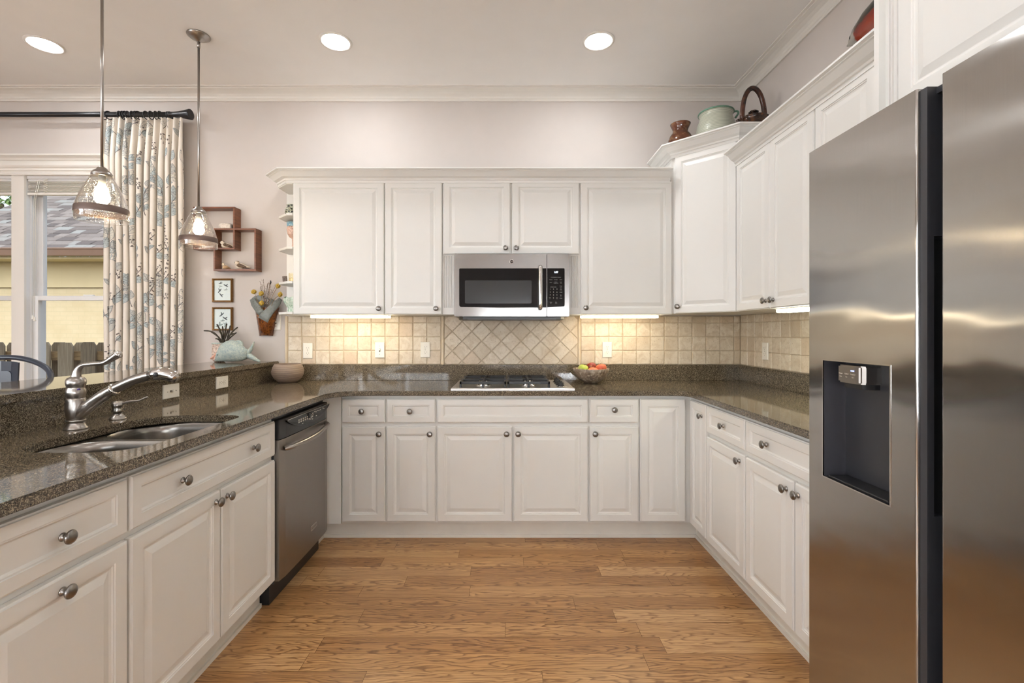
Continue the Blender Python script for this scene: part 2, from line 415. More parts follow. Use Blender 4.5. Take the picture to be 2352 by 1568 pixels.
# window in the back wall: two double-hung units side by side
def hung_window(name, fr, a0, a1, z0, z1, units, casing_top=True):
    w = thing(name, None, None, fr.pt((a0+a1)/2, z0, 0), kind='structure')
    mb = MB(); j = .03; n = units; mw = .07; ua = []
    span = (a1-a0-mw*(n-1))/n
    for k in range(n):
        s0 = a0+k*(span+mw); ua.append((s0, s0+span))
    for s0, s1 in ua:                                            # jambs, head and stool lining each unit
        mb.fbox(fr, s0, s0+.012, z0, z1, -.148, 0); mb.fbox(fr, s1-.012, s1, z0, z1, -.148, 0)
        mb.fbox(fr, s0, s1, z1-.02, z1, -.148, 0); mb.fbox(fr, s0, s1, z0, z0+.03, -.148, 0)
        for q in (s0+.012, s1-.020):                             # sash tracks
            mb.fbox(fr, q, q+.008, z0+.03, z1-.02, -.040, -.030); mb.fbox(fr, q, q+.008, z0+.03, z1-.02, -.082, -.076)
    mb.build('window_frame', M['vinyl'], w)
    mb = MB()
    for k in range(n-1): mb.fbox(fr, ua[k][1]-.012, ua[k+1][0]+.012, z0-.02, z1, 0, .016); mb.fbox(fr, ua[k][1]+.001, ua[k+1][0]-.001, z0, z1, -.148, 0)
    cw = .09
    mb.fbox(fr, a0-cw, a0, z0-.1, z1, 0, .02); mb.fbox(fr, a1, a1+cw, z0-.1, z1, 0, .02)
    mb.fbox(fr, a0-cw, a1+cw, z0-.12, z0-.03, 0, .02); mb.fbox(fr, a0-cw-.02, a1+cw+.02, z0-.03, z0, 0, .05)
    # stepped head casing, as in the picture: flat board, beads and a crown cap
    prof = [(0, z1), (.026, z1), (.028, z1+.008), (.024, z1+.016), (.024, z1+.028), (.030, z1+.032), (.024, z1+.042), (.024, z1+.050), (.032, z1+.058), (.036, z1+.068), (.020, z1+.072),
            (.020, z1+.105), (.026, z1+.109), (.030, z1+.122), (.036, z1+.130), (.050, z1+.136), (.050, z1+.148), (0, z1+.148)]
    rs = [[fr.pt(a, z, o) for o, z in prof] for a in (a0-cw-.03, a1+cw+.03)]
    mb.rings(rs); mb.build('window_casing', M['trim'], w)
    zm = z0+(z1-z0)*.507
    for s0, s1 in ua:
        s0 += .012; s1 -= .012; st = .045
        for nm, b0, b1, wd in (('upper_sash', zm-.014, z1-.02, -.112), ('lower_sash', z0+.03, zm+.018, -.074)):
            mb = MB(); t = .033
            mb.fbox(fr, s0, s0+st, b0, b1, wd, wd+t); mb.fbox(fr, s1-st, s1, b0, b1, wd, wd+t)
            mb.fbox(fr, s0+st, s1-st, b0, b0+(.034 if nm == 'upper_sash' else .06), wd, wd+t); mb.fbox(fr, s0+st, s1-st, b1-(.05 if nm == 'upper_sash' else .034), b1, wd, wd+t)
            if nm == 'lower_sash':
                am = (s0+s1)/2; mb.fbox(fr, am-.035, am+.035, b1, b1+.010, wd+.004, wd+.028)
            q = mb.build(nm, M['vinyl'], w, bevel=.002)
            MB().fbox(fr, s0+st-.005, s1-st+.005, b0+.03, b1-.03, wd+.013, wd+.018).build('pane', M['glass'], q)
    return w
FB = Frame((0, BACK, 0), (1, 0, 0), (0, -1, 0))
hung_window('window_1', FB, WX0, WX1, WZ0, WZ1, 2)
hung_window('unseen_window_2', Frame((LEFT, 0, 0), (0, 1, 0), (1, 0, 0)), SY0, SY1, .7, 2.4, 2)  # unseen side window, put in with the side fill lamp
hung_window('unseen_window_3', Frame((0, REAR, 0), (1, 0, 0), (0, 1, 0)), -5.2, -1.3, .62, 2.4, 4)  # unseen wide window, added to carry the soft main fill from behind
hung_window('unseen_window_4', Frame((0, REAR, 0), (1, 0, 0), (0, 1, 0)), -.5, 1.4, .62, 1.56, 2)  # unseen low window, added to brighten the ceiling and lower cabinets

# ------------------------------------------------------------------ cabinets
km = MB().lathe([(.0105, 0), (.0105, .002), (.0085, .0035), (.0062, .007), (.0056, .012), (.0075, .015), (.0155, .0175), (.0172, .0195), (.0172, .0215), (.0150, .0245), (.0100, .0268), (.004, .0278), (0, .028)], seg=20)
KNOB = km.build('knob', M['pewter'], local=True); KNOB_ME = KNOB.data; bpy.data.objects.remove(KNOB)
def knob(fr, a, b, parent, w=0):
    o = bpy.data.objects.new('knob', KNOB_ME); COL.objects.link(o); o.parent = parent
    o.location = fr.pt(a, b, w)-ORG[parent]; o.rotation_euler = V((0, 0, 1)).rotation_difference(fr.n).to_euler()
    return o
DOOR = [(0, -.02), (0, -.005), (.0035, -.0035), (.0055, 0), (.043, 0), (.0445, -.003), (.0485, -.003), (.0505, -.006), (.0565, -.0075), (.0585, -.0075), (.080, -.0012)]
DRAW = [(0, -.02), (0, -.005), (.0035, -.0035), (.0055, 0), (.036, 0), (.0375, -.003), (.0415, -.003), (.0435, -.006), (.047, -.0085)]
def front(fr, a0, a1, b0, b1, parent, kind='door', knobs=(), name=None):
    mb = MB(); prof = DOOR if kind == 'door' else DRAW
    rs = [[fr.pt(a, b, w) for a, b in ((a0+d, b0+d), (a1-d, b0+d), (a1-d, b1-d), (a0+d, b1-d))] for d, w in prof]
    mb.rings(rs); o = mb.build(name or ('door' if kind == 'door' else 'drawer_front'), M['cab'], parent)
    for a, b in knobs: knob(fr, a, b, o)
    return o
def cabinet(name, label, fr, a0, a1, z0, z1, depth, fronts, cat='cabinet', group=None, toe=False, extra=None, hollow=False):
    t = thing(name, label, cat, fr.pt((a0+a1)/2, 0 if toe else z0, -depth/2), group=group)
    mb = MB()
    if hollow:
        mb.fbox(fr, a0, a0+.018, z0, z1, -depth, -.021); mb.fbox(fr, a1-.018, a1, z0, z1, -depth, -.021)
        mb.fbox(fr, a0+.018, a1-.018, z0, z0+.018, -depth, -.021); mb.fbox(fr, a0+.018, a1-.018, z0+.018, z1, -.040, -.021)
    else: mb.fbox(fr, a0, a1, z0, z1, -depth, -.021)
    if extra: extra(mb)
    mb.build('carcass', M['cab'], t)
    if toe:
        mb = MB().fbox(fr, a0, a1, 0, z0, -.115, -.075)
        mb.fbox(fr, a0, a1, 0, .018, -.075, -.065); mb.build('toe_kick', M['toe'], t)
    for f in fronts: front(fr, *f[:4], t, *f[4:])
    return t
YB, XL, XR = 2.842, -1.075, 1.088             # door planes of the three base runs
FBACK = Frame((0, YB, 0), (1, 0, 0), (0, -1, 0)); FLEFT = Frame((XL, 0, 0), (0, 1, 0), (1, 0, 0)); FRIGHT = Frame((XR, 0, 0), (0, 1, 0), (-1, 0, 0))
Z0, Z1, ZD0, ZD1, ZW0, ZW1 = .112, .888, .1245, .698, .722, .866
B = .60
cabinet('base_cabinet', 'narrow white base cabinet with one drawer, leftmost of the back run', FBACK, -1.013, -.742, Z0, Z1, B, [(-1.008, -.747, ZD0, ZD1, 'door', [(-.780, .656)]), (-1.008, -.747, ZW0, ZW1, 'drawer', [(-.884, .793)])], toe=True)
cabinet('base_cabinet', 'white base cabinet with one drawer, directly left of the wide cooktop cabinet', FBACK, -.742, -.4365, Z0, Z1, B, [(-.737, -.442, ZD0, ZD1, 'door', [(-.474, .656)]), (-.737, -.442, ZW0, ZW1, 'drawer', [(-.594, .793)])], toe=True)
cabinet('cooktop_base_cabinet', 'wide white base cabinet with false drawer and two doors under the gas cooktop', FBACK, -.4365, .4855, Z0, Z1, B, [(-.431, .021, ZD0, ZD1, 'door', [(-.012, .657)]), (.032, .480, ZD0, ZD1, 'door', [(.058, .657)]), (-.431, .480, ZW0, ZW1, 'drawer')], toe=True)
cabinet('base_cabinet', 'white base cabinet with one drawer, directly right of the wide cooktop cabinet', FBACK, .4855, .792, Z0, Z1, B, [(.492, .787, ZD0, ZD1, 'door', [(.522, .657)]), (.492, .787, ZW0, ZW1, 'drawer', [(.638, .802)])], toe=True)
# right inside corner: two full-height doors meeting at the corner
def corner_extra(mb): mb.box(1.109, 1.69, 2.594, 2.863, Z0, Z1)
t = cabinet('corner_base_cabinet', 'white corner base cabinet with two tall doors meeting at the right inside corner', FBACK, .792, 1.69, Z0, Z1, B, [(.797, 1.071, ZD0, ZW1, 'door')], extra=corner_extra)
mb = MB().box(.792, 1.163, YB+.075, YB+.115, 0, Z0).box(1.163, 1.203, 2.594, YB+.115, 0, Z0).box(.792, 1.163, YB+.065, YB+.075, 0, .018).box(1.153, 1.163, 2.594, YB+.075, 0, .018); mb.build('toe_kick', M['toe'], t)
front(FRIGHT, 2.600, 2.822, ZD0, ZW1, t, 'door', [(2.648, .798)])
cabinet('base_cabinet', 'white base cabinet with one drawer, next to the right inside corner', FRIGHT, 2.165, 2.594, Z0, Z1, B, [(2.172, 2.588, ZD0, ZD1, 'door', [(2.215, .664)]), (2.172, 2.588, ZW0, ZW1, 'drawer', [(2.382, .795)])], toe=True)
cabinet('base_cabinet', 'white base cabinet with wide drawer and two doors beside the refrigerator', FRIGHT, 1.445, 2.165, Z0, Z1, B, [(1.800, 2.160, ZD0, ZD1, 'door', [(1.842, .657)]), (1.450, 1.788, ZD0, ZD1, 'door', [(1.765, .657)]), (1.450, 2.160, ZW0, ZW1, 'drawer', [(1.985, .795)])], toe=True)
# left peninsula
cabinet('sink_base_cabinet', 'white sink base cabinet with long false drawer and two doors on the peninsula', FLEFT, 1.335, 2.172, Z0, Z1, .655, [(1.340, 1.757, ZD0, .681, 'door', [(1.728, .645)]), (1.765, 2.168, ZD0, .681, 'door', [(1.797, .645)]), (1.340, 2.168, .703, .860, 'drawer', [(1.552, .781), (1.982, .783)])], toe=True, hollow=True)
cabinet('pull_out_cabinet', 'nearest white peninsula cabinet with drawer and pull-out door, knobs at their centres', FLEFT, .925, 1.335, Z0, Z1, .655, [(.930, 1.330, ZD0, .681, 'door', [(1.133, .645)]), (.930, 1.330, .703, .860, 'drawer', [(1.133, .776)])], toe=True)
# blind corner between dishwasher and back run
t = thing('blind_corner_cabinet', 'plain white filler panels in the left inside corner beside the dishwasher', 'cabinet', (-1.25, 3.1, 0))
MB().box(-1.69, -1.013, 2.842, 3.43, Z0, Z1).box(-1.69, -1.10, 2.766, 2.842, Z0, Z1).build('carcass', M['cab'], t)
MB().box(-1.16, -1.013, YB+.075, YB+.115, 0, Z0).box(-1.16, -1.013, YB+.065, YB+.075, 0, .018).box(-1.16, -1.14, 2.766, 2.917, 0, Z0).build('toe_kick', M['toe'], t)

# upper cabinets
YU, XU = 3.149, 1.372; U0, U1 = 1.389, 2.284
FU = Frame((0, YU, 0), (1, 0, 0), (0, -1, 0)); FUR = Frame((XU, 0, 0), (0, 1, 0), (-1, 0, 0))
UD = BACK-YU-.019
cabinet('wall_cabinet', 'wide white single-door wall cabinet at the left end by the open corner shelves', FU, -1.446, -.831, U0, U1, UD, [(-1.444, -.834, U0, U1-.004, 'door', [(-.866, 1.428)])])
cabinet('wall_cabinet', 'narrow white single-door wall cabinet directly left of the microwave', FU, -.831, -.4425, U0, U1, UD, [(-.828, -.446, U0, U1-.004, 'door', [(-.484, 1.428)])])
t = cabinet('microwave_wall_cabinet', 'short white two-door wall cabinet above the microwave with fluted fillers', FU, -.4425, .478, 1.791, U1, UD, [(-.438, .012, 1.793, U1+.002, 'door', [(-.020, 1.832)]), (.024, .474, 1.793, U1+.002, 'door', [(.052, 1.832)])])
for a0, a1 in ((-.4425, -.366), (.408, .478)):                     # fluted fillers each side of the microwave
    mb = MB(); n = 5; w = (a1-a0); poly = [(a0, -.30), (a1, -.30), (a1, -.0185)]
    m = .009; fw = (w-2*m)/n
    for k in range(n-1, -1, -1):
        q = a0+m+k*fw; poly += [(q+fw*.92, -.0185), (q+fw*.72, -.0245), (q+fw*.32, -.0245), (q+fw*.10, -.0185)]
    poly += [(a0, -.0185)]
    mb.rings([[FU.pt(a, z, w_) for a, w_ in poly] for z in (1.435, 1.782)])
    mb.fbox(FU, a0, a1, U0, 1.435, -.30, -.0185); mb.fbox(FU, a0, a1, 1.782, 1.791, -.30, -.0185)
    mb.build('fluted_filler', M['cab'], t)
cabinet('wall_cabinet', 'wide white single-door wall cabinet directly right of the microwave', FU, .478, 1.092, U0, U1, UD, [(.484, 1.096, U0, U1-.004, 'door', [(.516, 1.433)])])
# tall diagonal corner cabinet
DA, DB = V((1.096, YU, 0)), V((XU+.024, 2.851, 0)); du = (DB-DA).normalized(); FD = Frame(DA, du, (-du.y*-1, -du.x, 0) if False else (du.y, -du.x, 0)); DL = (DB-DA).length
D1 = 2.440
t = thing('diagonal_corner_cabinet', 'tall white diagonal corner wall cabinet carrying the pottery', 'cabinet', (1.4, 3.15, 1.395))
dn = FD.n
fA = DA-dn*.021; fB = DB-dn*.021
MB().prism([(fA.x, fA.y), (fB.x, fB.y), (1.705, 2.851), (1.705, BACK-.019), (1.096, BACK-.019), (1.096, fA.y+.001)], 1.395, 2.500).build('carcass', M['cab'], t)
front(FD, .018, DL-.012, 1.395, D1, t, 'door', [(.042, 1.440)])
R0, R1 = 1.395, 2.284
cabinet('wall_cabinet', 'white two-door wall cabinet on the right wall beside the diagonal corner cabinet', FUR, 2.112, 2.845, R0, R1, .335, [(2.474, 2.835, R0, R1, 'door', [(2.508, 1.438)]), (2.116, 2.470, R0, R1, 'door', [(2.436, 1.438)])])
cabinet('wall_cabinet', 'white two-door wall cabinet on the right wall partly hidden by the refrigerator', FUR, 1.445, 2.112, R0, R1, .335, [(1.757, 2.108, R0, R1, 'door', [(1.79, 1.438)]), (1.449, 1.753, R0, R1, 'door', [(1.72, 1.438)])])
# deep cabinet over the refrigerator with its end panel
FO = Frame((1.12, 0, 0), (0, 1, 0), (-1, 0, 0))
t = cabinet('fridge_wall_cabinet', 'deep white cabinet above the refrigerator with tall end panel', FO, .46, 1.422, 1.87, 2.62, .585, [(.925, 1.352, 1.905, 2.56, 'door'), (.480, .920, 1.905, 2.56, 'door')])
MB().box(1.12, 1.705, 1.422, 1.441, 0, 2.62).build('end_panel', M['cab'], t)
mb = MB()
for a in (1.362, 1.376, 1.392, 1.404): mb.fbox(FO, a, a+.006, 1.87, 2.62, -.021, -.016)
mb.build('stile_bead', M['cab'], t)

# crown mouldings on the cabinets
def ccrown(z): return [(-.02, z-.016), (.004, z-.016), (.004, z), (.010, z+.003), (.013, z+.012), (.020, z+.016), (.030, z+.022), (.044, z+.038), (.052, z+.047), (.060, z+.050), (.060, z+.054), (.074, z+.057), (.074, z+.066), (-.02, z+.066)]
tag(MB().sweep([(-1.585, BACK-.004), (-1.585, 3.243), (-1.488, YU), (1.080, YU)], ccrown(U1)).build('cabinet_crown', M['cab']), 'white crown moulding along the top of the back wall cabinets', 'moulding')
c0 = DA+dn*.0-du*.0; n0 = .0
tag(MB().sweep([(1.092, BACK-.004), (1.092, YU+.004), (DB.x+.002, DB.y+.001), (1.705, DB.y)][::1], ccrown(2.448)).build('cabinet_crown', M['cab']), 'raised white crown moulding around the diagonal corner cabinet, below the pottery', 'moulding')
tag(MB().sweep([(XU, 2.838), (XU, 1.443)], ccrown(R1)).build('cabinet_crown', M['cab']), 'white crown moulding above the right wall cabinets, below the painted fish', 'moulding')

# open corner shelves at the left end
t = thing('corner_shelf_unit', 'white open corner shelves with clipped fronts at the left cabinet end', 'shelf', (-1.52, 3.3, U0))
sp = [(-1.448, YU+.002), (-1.486, YU+.002), (-1.585, 3.243), (-1.585, 3.39), (-1.448, 3.39)]
for z in (1.391, 1.597, 1.828, 2.053): MB().prism(sp, z, z+.016).build('shelf_board', M['cab'], t, bevel=.0015)
MB().prism(sp, 2.262, 2.282).build('top_board', M['cab'], t)
MB().box(-1.60, -1.448, 3.392, BACK-.019, U0, 2.282).build('back_panel', M['cab'], t)

# ------------------------------------------------------------------ worktop with splashbacks, bar top
CT0, CT1 = .888, .918
SX0, SX1, SY0_, SY1_ = -1.500, -1.115, 1.375, 1.990            # sink opening
outer = [(-1.708, .55), (-1.040, .55)]+arc(-1.040+.16, 2.817-.16, .16, 180, 90, 10)+arc(1.068-.07, 2.817-.07, .07, 90, 0, 8)+[(1.068, 1.445), (RIGHT, 1.445), (RIGHT, BACK), (-1.708, BACK)]
hole = arc(SX1-.10, SY0_+.13, .10, 270, 360, 6)+arc(SX1-.10, SY1_-.10, .10, 0, 90, 6)+arc(SX0+.14, SY1_-.14, .14, 90, 180, 8)+arc(SX0+.11, SY0_+.14, .11, 180, 270, 8)
hole = arc(SX1-.12, SY0_+.12, .12, -90, 0, 7)+arc(SX1-.07, SY1_-.07, .07, 0, 90, 6)+arc(SX0+.16, SY1_-.16, .16, 90, 180, 9)+arc(SX0+.14, SY0_+.14, .14, 180, 270, 8)
def holed_slab(mb, outer, hole, z0, z1):
    bm = bmesh.new(); es = []
    for loop in (outer, hole):
        vs = [bm.verts.new((x, y, z1)) for x, y in loop]
        es += [bm.edges.new((vs[i], vs[(i+1) % len(vs)])) for i in range(len(vs))]
    r = bmesh.ops.triangle_fill(bm, use_beauty=True, use_dissolve=False, edges=es)
    fs = [f for f in bm.faces]
    bm.verts.index_update()
    top = [v.co.copy() for v in bm.verts]; n = len(top)
    faces = [[v.index for v in f.verts] for f in fs]
    vs = top+[V((p.x, p.y, z0)) for p in top]
    F = faces+[[i+n for i in f][::-1] for f in faces]
    o = 0
    for loop in (outer, hole):
        k = len(loop); F += [[o+i, o+(i+1) % k, n+o+(i+1) % k, n+o+i] for i in range(k)]; o += k
    bm.free(); return mb.add(vs, F)
top = thing('granite_worktop', 'speckled brown granite worktop running round all three sides of the kitchen', 'worktop', (0, 3.1, CT0))
holed_slab(MB(), outer, hole, CT0, CT1).build('slab', M['granite'], top, bevel=.0035, seg=2)
MB().box(-1.708, RIGHT-.026, BACK-.028, BACK-.002, CT1, 1.032).build('splashback', M['granite'], top, bevel=.0015)
MB().box(RIGHT-.026, RIGHT-.002, 1.445, BACK-.002, CT1, 1.032).build('splashback', M['granite'], top, bevel=.0015)
MB().box(-1.734, -1.708, .55, BACK-.002, CT0, 1.027).build('splashback', M['granite'], top)
tag(MB().box(-2.144, -1.690, .28, BACK-.002, 1.0275, 1.058).build('raised_bar', M['granite'], bevel=.004, seg=2), 'raised speckled granite bar top along the peninsula behind the sink', 'bar top')

# ------------------------------------------------------------------ tumbled tile splashback
def clip(poly, x0, x1, y0, y1):
    for ax, lim, sg in ((0, x0, 1), (0, x1, -1), (1, y0, 1), (1, y1, -1)):
        out = []
        for i in range(len(poly)):
            p, q = poly[i-1], poly[i]; ip = (p[ax]-lim)*sg >= 0; iq = (q[ax]-lim)*sg >= 0
            if ip != iq:
                t = (lim-p[ax])/(q[ax]-p[ax]); out.append((p[0]+(q[0]-p[0])*t, p[1]+(q[1]-p[1])*t))
            if iq: out.append(q)
        poly = out
        if not poly: return []
    return poly
def shrink(poly, d):
    n = len(poly); out = []
    for i in range(n):
        a, b, c = V(poly[i-1]), V(poly[i]), V(poly[(i+1) % n]); e0 = (b-a); e1 = (c-b)
        if e0.length < 1e-6 or e1.length < 1e-6: return []
        e0.normalize(); e1.normalize(); n0 = V((-e0.y, e0.x)); n1 = V((-e1.y, e1.x)); m = n0+n1; m = m/max(.15, m.dot(n0)); out.append(tuple(b+m*d))
    return out
def area(p): return .5*abs(sum(p[i-1][0]*p[i][1]-p[i][0]*p[i-1][1] for i in range(len(p))))
tr = random.Random(3)
def tile(mb, fr, poly, w0, w1):
    if len(poly) < 3 or area(poly) < 3e-4: return
    if sum(poly[i-1][0]*poly[i][1]-poly[i][0]*poly[i-1][1] for i in range(len(poly))) < 0: poly = poly[::-1]
    poly = [(a+tr.uniform(-.0008, .0008), b+tr.uniform(-.0008, .0008)) for a, b in poly]
    mb.t = (min(1, max(.02, tr.gauss(.5, .26))), tr.random(), 0)
    dz = tr.uniform(-.0008, .0008)
    rs = [[fr.pt(a, b, w0) for a, b in poly], [fr.pt(a, b, w1-.0035+dz) for a, b in poly], [fr.pt(a, b, w1-.001+dz) for a, b in shrink(poly, .0018)], [fr.pt(a, b, w1+dz) for a, b in shrink(poly, .0045)]]
    if all(len(r) == len(rs[0]) for r in rs): mb.rings(rs, cap0=False)
def field(mb, fr, a0, a1, b0, b1, astart, bstart, s=.1023, g=.0042):
    k0 = math.floor((a0-astart)/s)-1
    for i in range(k0, k0+int((a1-a0)/s)+4):
        for j in range(-1, 6):
            x = astart+i*s; y = bstart+j*s
            tile(mb, fr, clip([(x+g/2, y+g/2), (x+s-g/2, y+g/2), (x+s-g/2, y+s-g/2), (x+g/2, y+s-g/2)], a0, a1, b0, b1), .002, .011)
TZ0, TZ1 = 1.0325, 1.388
bs = thing('tile_backsplash', 'beige tumbled stone tile backsplash with diagonal panel behind the cooktop', 'backsplash', (0, BACK, TZ0))
FT = Frame((0, BACK, 0), (1, 0, 0), (0, -1, 0)); FTR = Frame((RIGHT, 0, 0), (0, 1, 0), (-1, 0, 0))
MB().box(-1.642, RIGHT, BACK-.006, BACK-.001, TZ0, TZ1).build('grout_bed', M['grout'], bs)
bs2 = thing('tile_backsplash', 'beige square stone tile backsplash on the right wall beside the refrigerator', 'backsplash', (RIGHT, 2.4, TZ0))
MB().box(RIGHT-.006, RIGHT-.001, 1.445, BACK-.013, TZ0, TZ1+.008).build('grout_bed', M['grout'], bs2)
mb = MB(); field(mb, FT, -1.620, -.494, TZ0+.002, TZ1, -1.622, TZ0); mb.build('square_tile_field', M['tile'], bs, fix=True)
mb = MB(); field(mb, FT, .534, RIGHT-.010, TZ0+.002, TZ1, .532, TZ0); mb.build('square_tile_field', M['tile'], bs)
mb = MB(); field(mb, FTR, 1.447, BACK-.014, TZ0+.002, TZ1+.005, BACK-.012-.1023*19, TZ0); mb.build('square_tile_field', M['tile'], bs2)
mb = MB(); s = .1018; g = .0042; h = s/math.sqrt(2)
for i in range(-8, 9):
    for j in range(-3, 12):
        cx = .02+i*h; cz = 1.06+j*h
        if (i+j) % 2: continue
        r = (s-g)/math.sqrt(2)
        tile(mb, FT, clip([(cx-r, cz), (cx, cz-r), (cx+r, cz), (cx, cz+r)], -.470, .508, TZ0+.002, TZ1), .002, .011)
mb.build('diagonal_tile_panel', M['tile'], bs)
for a in (-.482, .521, -1.634): MB().rings([[FT.pt(a+.011*math.cos(q), z, .004+.013*max(0, math.sin(q))) for q in [PI*i/10 for i in range(11)]] for z in (TZ0, TZ1)]).build('pencil_trim', M['pencil'], bs)

# ------------------------------------------------------------------ refrigerator
FX, FT0, FT1 = .903, .06, 1.807
fr = thing('refrigerator', 'stainless side-by-side refrigerator with dark ice and water dispenser', 'refrigerator', (1.3, .95, 0))
FF = Frame((FX, 0, 0), (0, 1, 0), (-1, 0, 0))
MB().box(.966, 1.69, .505, 1.412, .02, 1.785).build('cabinet_body', M['charcoal'], fr, bevel=.004)
MB().box(.985, 1.2, .52, 1.40, .0, .02).build('base_grille', M['black'], fr)
def slab(y0, y1):
    mb = MB(); r = .0045
    poly = [(.962, y0), (.962, y1)]+[(FX+r-r*math.sin(math.radians(a)), y1-r+r*math.cos(math.radians(a))) for a in range(0, 91, 15)]+[(FX+r-r*math.cos(math.radians(a)), y0+r-r*math.sin(math.radians(a))) for a in range(0, 91, 15)]
    return mb.prism(poly, FT0, FT1)
DY0, DY1, DZ0, DZ1 = 1.113, 1.349, .859, 1.189
ld = slab(1.040, 1.415).build('freezer_door', M['fridge'], fr)
cut(ld, [MB().box(.85, .985, DY0, DY1, DZ0, DZ1)])
rd = slab(.508, .981).build('fridge_door', M['fridge'], fr)
# dispenser niche: a liner with a curved back, sill, bright lip
nx = FX+.100
mb = MB(); g = .0004
pl = [(FX+.002, DY1-g), (FX+.050, DY1-g)]+[(nx-.045+.045*math.sin(math.radians(a)), DY1-g-.045+.045*math.cos(math.radians(a))) for a in range(0, 91, 15)]+[(nx, DY0+.05), (nx-.02, DY0+.018), (FX+.055, DY0+g), (FX+.002, DY0+g)]
o2 = [(x+.004, y) for x, y in pl]
mb.add([V((x, y, z)) for z in (DZ0, DZ1) for x, y in pl], [(i, i+1, len(pl)+i+1, len(pl)+i) for i in range(len(pl)-1)], smooth=True)
mb.add([V((x, y, DZ1-g)) for x, y in pl], [tuple(range(len(pl)))]); mb.add([V((x, y, DZ0+g)) for x, y in pl], [tuple(range(len(pl)))])
dn_ = mb.build('dispenser_niche', M['niche'], ld, fix=False)
mb = MB()
for y0, y1, z0, z1 in ((DY0-.003, DY0, DZ0-.003, DZ1+.003), (DY1, DY1+.003, DZ0-.003, DZ1+.003), (DY0, DY1, DZ0-.003, DZ0), (DY0, DY1, DZ1, DZ1+.003)): mb.box(FX-.0015, FX+.004, y0, y1, z0, z1)
mb.build('dispenser_bezel', M['chrome'], ld)
MB().box(FX+.004, FX+.060, DY0+.012, DY1-.014, DZ0+.0008, DZ0+.006).build('drip_tray', M['black'], ld, bevel=.002)
mb = MB(); yc = 1.262
mb.prism([(FX+.098, yc+.070), (FX+.020, yc+.052), (FX+.012, yc+.042), (FX+.010, yc-.022), (FX+.014, yc-.036), (FX+.024, yc-.044), (FX+.050, yc-.046), (FX+.098, yc-.046)], 1.132, 1.180)
pod = mb.build('dispenser_panel', M['nickel'], ld, bevel=.004, seg=2)
MB().prism([(FX+.098, yc+.060), (FX+.03, yc+.044), (FX+.024, yc-.030), (FX+.05, yc-.040), (FX+.098, yc-.040)], 1.118, 1.132).build('dispenser_spout', M['black'], ld)
MB().box(nx-.012, nx-.004, 1.155, 1.225, .93, 1.10).build('dispenser_paddle', M['charcoal'], ld, bevel=.003)
fp = Frame((FX+.0098, 0, 0), (0, -1, 0), (-1, 0, 0))
for yy_, s1, s2 in ((1.292, 'Water', 'Hot'), (1.270, 'Cubed', 'Ice'), (1.247, 'Crushed', 'Ice')):
    text(s1, fp, -yy_, 1.157, (.0003), .0056, None, None).build('lettering', M['ltprint'], ld, fix=False)
    text(s2, fp, -yy_, 1.149, .0003, .0052, None, None).build('lettering', M['ltprint'], ld, fix=False)
MB().fbox(fp, -1.254, -1.242, 1.165, 1.168, 0, .0006).build('indicator_lamp', emit('blue_lamp', (.25, .35, 1), 2), ld)
# dark edge strip of the freezer door with the pocket handle
es = MB().box(.910, .958, 1.022, 1.0395, FT0, FT1-.004).build('edge_strip', M['charcoal'], ld)
cut(es, [MB().box(.925, .99, 1.0, 1.034, .868, 1.478)])
MB().box(.9255, .957, 1.0335, 1.036, .870, 1.476).build('handle_pocket', M['black'], ld)
MB().box(.9105, .958, .9815, .986, FT0, FT1-.004).build('edge_strip', M['charcoal'], rd)
mb = MB().box(.93, .99, .98, 1.05, FT1-.020, FT1-.006); mb.build('hinge_cover', M['charcoal'], fr)

# ------------------------------------------------------------------ dishwasher
DX = -1.058; dw = thing('dishwasher', 'stainless dishwasher with black control panel and arched handle in the peninsula', 'dishwasher', (-1.35, 2.47, 0))
FDW = Frame((DX, 0, 0), (0, 1, 0), (1, 0, 0)); Y0, Y1 = 2.180, 2.756
MB().box(-1.66, DX-.03, Y0+.002, Y1-.002, .10, .872).build('tub_body', M['charcoal'], dw)
def bowed(y0, y1, z0, z1, d0, bow=.012, n=12):
    pts = [(d0, y0)]+[(DX+bow*(1-(2*i/n-1)**2)-(.006 if i in (0, n) else 0), y0+(y1-y0)*i/n) for i in range(n+1)]+[(d0, y1)]
    return MB().prism(pts, z0, z1)
MB2 = bowed(Y0, Y1, .115, .768, DX-.03, .004); door = MB2.build('door_panel', M['dw'], dw)
con = bowed(Y0, Y1, .770, .862, DX-.03, .006).build('control_panel', M['black'], dw, bevel=.002)
# raised glossy lens on the control panel: straight top, drooping lower edge
mb = MB(); n = 16; ring0 = []; ring1 = []
yl0, yl1 = Y0+.045, Y1-.012
low = [(yl0+(yl1-yl0)*i/n, .846-.058*math.sin(PI*i/n)**.8) for i in range(n+1)]; upp = [(y, .853) for y, z in low]
mb.rings([[FDW.pt(y, z, .003) for y, z in low]+[FDW.pt(y, z, .003) for y, z in upp[::-1]], [FDW.pt(y, z, .013) for y, z in low]+[FDW.pt(y, z, .013) for y, z in upp[::-1]]])
lens = mb.build('control_lens', M['blackgloss'], con, bevel=.001)
MB().fbox(FDW, yl0, yl1, .8525, .8545, .003, .014).build('lens_trim', M['chrome'], con)
mb = MB()
for k in range(7):
    y = yl0+.115+k*.024
    mb.fbox(FDW, y, y+.010, .828, .835, .013, .0134); mb.fbox(FDW, y, y+.010, .817, .8245, .013, .0134)
for k, (y, z) in enumerate([(2.505, .836), (2.505, .826), (2.53, .84), (2.548, .836), (2.566, .84), (2.585, .838), (2.606, .838), (2.64, .842), (2.655, .836), (2.46, .813), (2.478, .81), (2.50, .806), (2.55, .815), (2.38, .806), (2.5, .818)]):
    mb.fbox(FDW, y, y+.013, z, z+.0035, .013, .0134)
